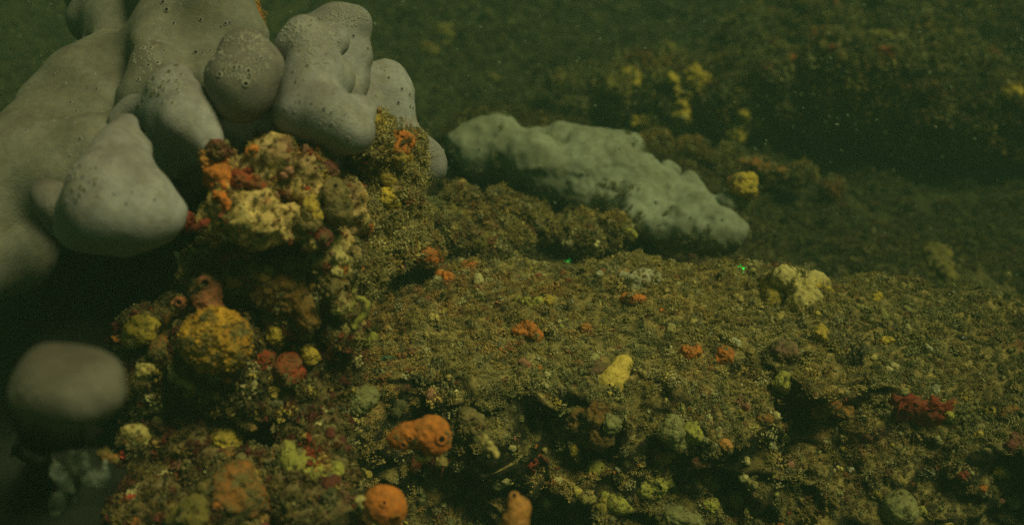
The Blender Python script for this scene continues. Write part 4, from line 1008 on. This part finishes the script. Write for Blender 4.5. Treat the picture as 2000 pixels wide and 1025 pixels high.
grow('sponge_crumbs', 'countless tiny sponge and sea squirt crumbs among the turf', p, n_, size, [(9, 4), (10, 4), (7, 2), (5, 2)], tints=vivid[rng.integers(0, 8, len(p))]*rng.uniform(.5, 1.0, (len(p), 1)), up=.4)
def dress(key, n, smin, smax, kinds, bright=1.0, label='', warm=None, up=.3):
    p, n_ = surf_sample(ROCKS[key], n); s = smin+(smax-smin)*rng.uniform(0, 1, n)**2
    k = avoid(p, s); p, n_, s = p[k], n_[k], s[k]
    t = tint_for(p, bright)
    if warm is not None:
        m = rng.uniform(0, 1, len(p)) < .6; W3 = np.array(warm); t[m] = W3[rng.integers(0, len(W3), m.sum())]*rng.uniform(.6, 1.2, (m.sum(), 1))
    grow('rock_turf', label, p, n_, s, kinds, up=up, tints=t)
WARM = [(.34, .25, .09), (.40, .31, .13), (.26, .08, .045), (.28, .17, .07), (.16, .05, .04), (.30, .27, .14)]
dress('top', 1300, .0010, .0026, [(0, 2), (1, 2), (4, 3), (5, 3), (7, 1.5), (8, 1)], label='fine crusty growth on the rusty knob', warm=WARM)
dress('ledge', 3400, .0016, .0045, [(0, 2), (1, 2), (4, 2), (5, 2), (7, 2), (8, 2), (11, .5)], label='tan and maroon scraps on the shaded waist', warm=WARM)
dress('foot', 5000, .002, .006, [(0, 2), (1, 2), (4, 2), (5, 2), (7, 2), (8, 2), (9, .6)], bright=.55, label='growth on the foot of the pinnacle, tinted dark for shade', warm=[(.16, .11, .04), (.20, .16, .07), (.14, .04, .03), (.08, .055, .025)])  # shade on the foot painted in by these darker tints
dress('side', 4200, .0012, .0052, [(0, 2), (1, 2), (2, 2), (3, 2), (11, .7), (12, .7), (13, .7), (4, 3), (5, 3), (7, 1)], bright=1.2, label='shaggy olive hydroid coat of the column', warm=[(.36, .29, .11), (.28, .22, .08), (.46, .39, .19)])
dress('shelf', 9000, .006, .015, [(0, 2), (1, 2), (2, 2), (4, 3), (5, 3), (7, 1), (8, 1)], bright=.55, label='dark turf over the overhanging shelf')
PV = [(.60, .42, .10), (.62, .52, .26), (.62, .22, .05), (.34, .06, .03), (.50, .30, .10), (.42, .20, .13)]
for key_, n_c, sc_ in (('top', 420, 1.), ('ledge', 900, 1.2), ('foot', 1100, 1.35), ('side', 260, 1.)):
    p, n_ = surf_sample(ROCKS[key_], n_c); k = fbm(p, 60, 2, 61) > -.1; p, n_ = p[k], n_[k]
    ix = (np.clip(fbm(p, 45, 2, 63)*1.3+.5, 0, .999)*6).astype(int); ix = np.where(rng.uniform(0, 1, len(p)) < .3, rng.integers(0, 6, len(p)), ix)
    grow('rock_crumbs', 'clusters of tiny orange, cream and red crusts on the pinnacle', p, n_, (.0012+.0036*rng.uniform(0, 1, len(p))**2)*sc_, [(7, 3), (8, 3), (5, 3), (9, 1.5), (4, 2)], tints=np.array(PV)[ix]*rng.uniform(.5, 1.0, (len(p), 1)), up=.2)
dress('rubble', 3600, .0028, .0065, [(0, 2), (1, 2), (2, 2), (4, 3), (5, 3), (7, 1.5), (8, 1.5), (9, .5)], bright=.8, label='olive turf over the rubble mound')
dress('log', 1500, .004, .009, [(0, 2), (1, 2), (4, 3), (5, 3)], bright=.7, label='dark turf over the low ridge')
# silt and hairs on the small growths themselves
PP, NN = [], []
for gi_ in GROWN:
    if gi_ in SMOOTH: continue
    V, F, _ = SURF[gi_]; n0 = int(np.clip(3.2e5*((V.max(0)-V.min(0)).prod()**(2/3)), 6, 160))
    p, n_ = surf_sample(SURF[gi_], n0); c0 = V.mean(0)
    n_ = np.where(((p-c0)*n_).sum(1, keepdims=True) < 0, -n_, n_)
    k = (fbm(p, 120, 2, 8) > -.05); PP.append(p[k]); NN.append(n_[k])
p, n_ = np.concatenate(PP), np.concatenate(NN); s = (.0010+.0020*rng.uniform(0, 1, len(p))**2)*np.clip(p[:, 1]/.5, .8, 2)
grow('growth_turf', 'sparse silty hairs caught on the sponges', p, n_, s, [(0, 2), (1, 2), (4, 2), (5, 2)], up=.3)
# sparse silt and hairs caught on the white crust
p, n_ = surf_sample(s_ws, 2600); s = .0016+.0036*rng.uniform(0, 1, 2600)**2
kk = (fbm(p, 34, 2, 5) > .40) | ((n_[:, 2] < -.05) & (fbm(p, 60, 2, 15) > -.05)); p, n_, s = p[kk], n_[kk], s[kk]
grow('crust_turf', 'silty tufts caught in the folds of the white crust', p, n_, s, [(0, 1), (1, 1), (4, 2), (5, 2)], tints=np.ones((len(p), 1))*np.array([[.22, .21, .115]]))

# ------------------------------------------------------------------ particles drifting in the water
r = np.random.default_rng(5); V0 = np.array([(1, 0, 0), (-1, 0, 0), (0, 1, 0), (0, -1, 0), (0, 0, 1), (0, 0, -1)], float)
F0 = np.array([(0, 2, 4), (2, 1, 4), (1, 3, 4), (3, 0, 4), (2, 0, 5), (1, 2, 5), (3, 1, 5), (0, 3, 5)])
Vs = []; Fs = []; o_ = 0; cnt = 0
while cnt < 9000:
    y = r.uniform(.42, 1.6)**.7*1.18; x = r.uniform(-.62, .62)*(y+.05); zz = r.uniform(-.05, .42)
    if zz < ground_height(np.array([x]), np.array([y]))[0]+.02: continue
    s = (.00025+.0006*r.uniform(0, 1)**2)*(.5+.6*y); L = r.uniform(1, 3.4)
    A = np.array(Euler((r.uniform(-.4, .4), R(30)+r.normal(0, .25), r.uniform(-.3, .3))).to_matrix())
    Vs.append((V0*np.array([s*L, s*.7, s*.7]))@A.T+np.array([x, y, zz])); Fs.append(F0+o_); o_ += 6; cnt += 1
ms = link('drifting_particles', mesh_np('drifting_particles', np.concatenate(Vs), np.concatenate(Fs)), M_snow)
meta(ms, 'fine pale particles drifting in the green water', kind='stuff')

# ------------------------------------------------------------------ green water (haze)
bm = bmesh.new(); bmesh.ops.create_cube(bm, size=1); me = bpy.data.meshes.new('haze'); bm.to_mesh(me); bm.free()
hz = bpy.data.objects.new('haze', me); COL.objects.link(hz)
lo = np.array([-5, -1.5, -2.2]); hi = np.array([5, 7.5, 1.7]); hz.location = (lo+hi)/2; hz.scale = hi-lo
hm = bpy.data.materials.new('green_water'); hm.use_nodes = True; nt = hm.node_tree
for nn in list(nt.nodes):
    if nn.type == 'BSDF_PRINCIPLED': nt.nodes.remove(nn)
pv = nt.nodes.new('ShaderNodeVolumePrincipled'); out = [n for n in nt.nodes if n.type == 'OUTPUT_MATERIAL'][0]
pv.inputs['Color'].default_value = (.058, .118, .092, 1); pv.inputs['Density'].default_value = 1.0
pv.inputs['Absorption Color'].default_value = (.40, .66, .47, 1)
nt.links.new(pv.outputs[0], out.inputs['Volume']); me.materials.append(hm); meta(hz, 'green murky water', kind='stuff')
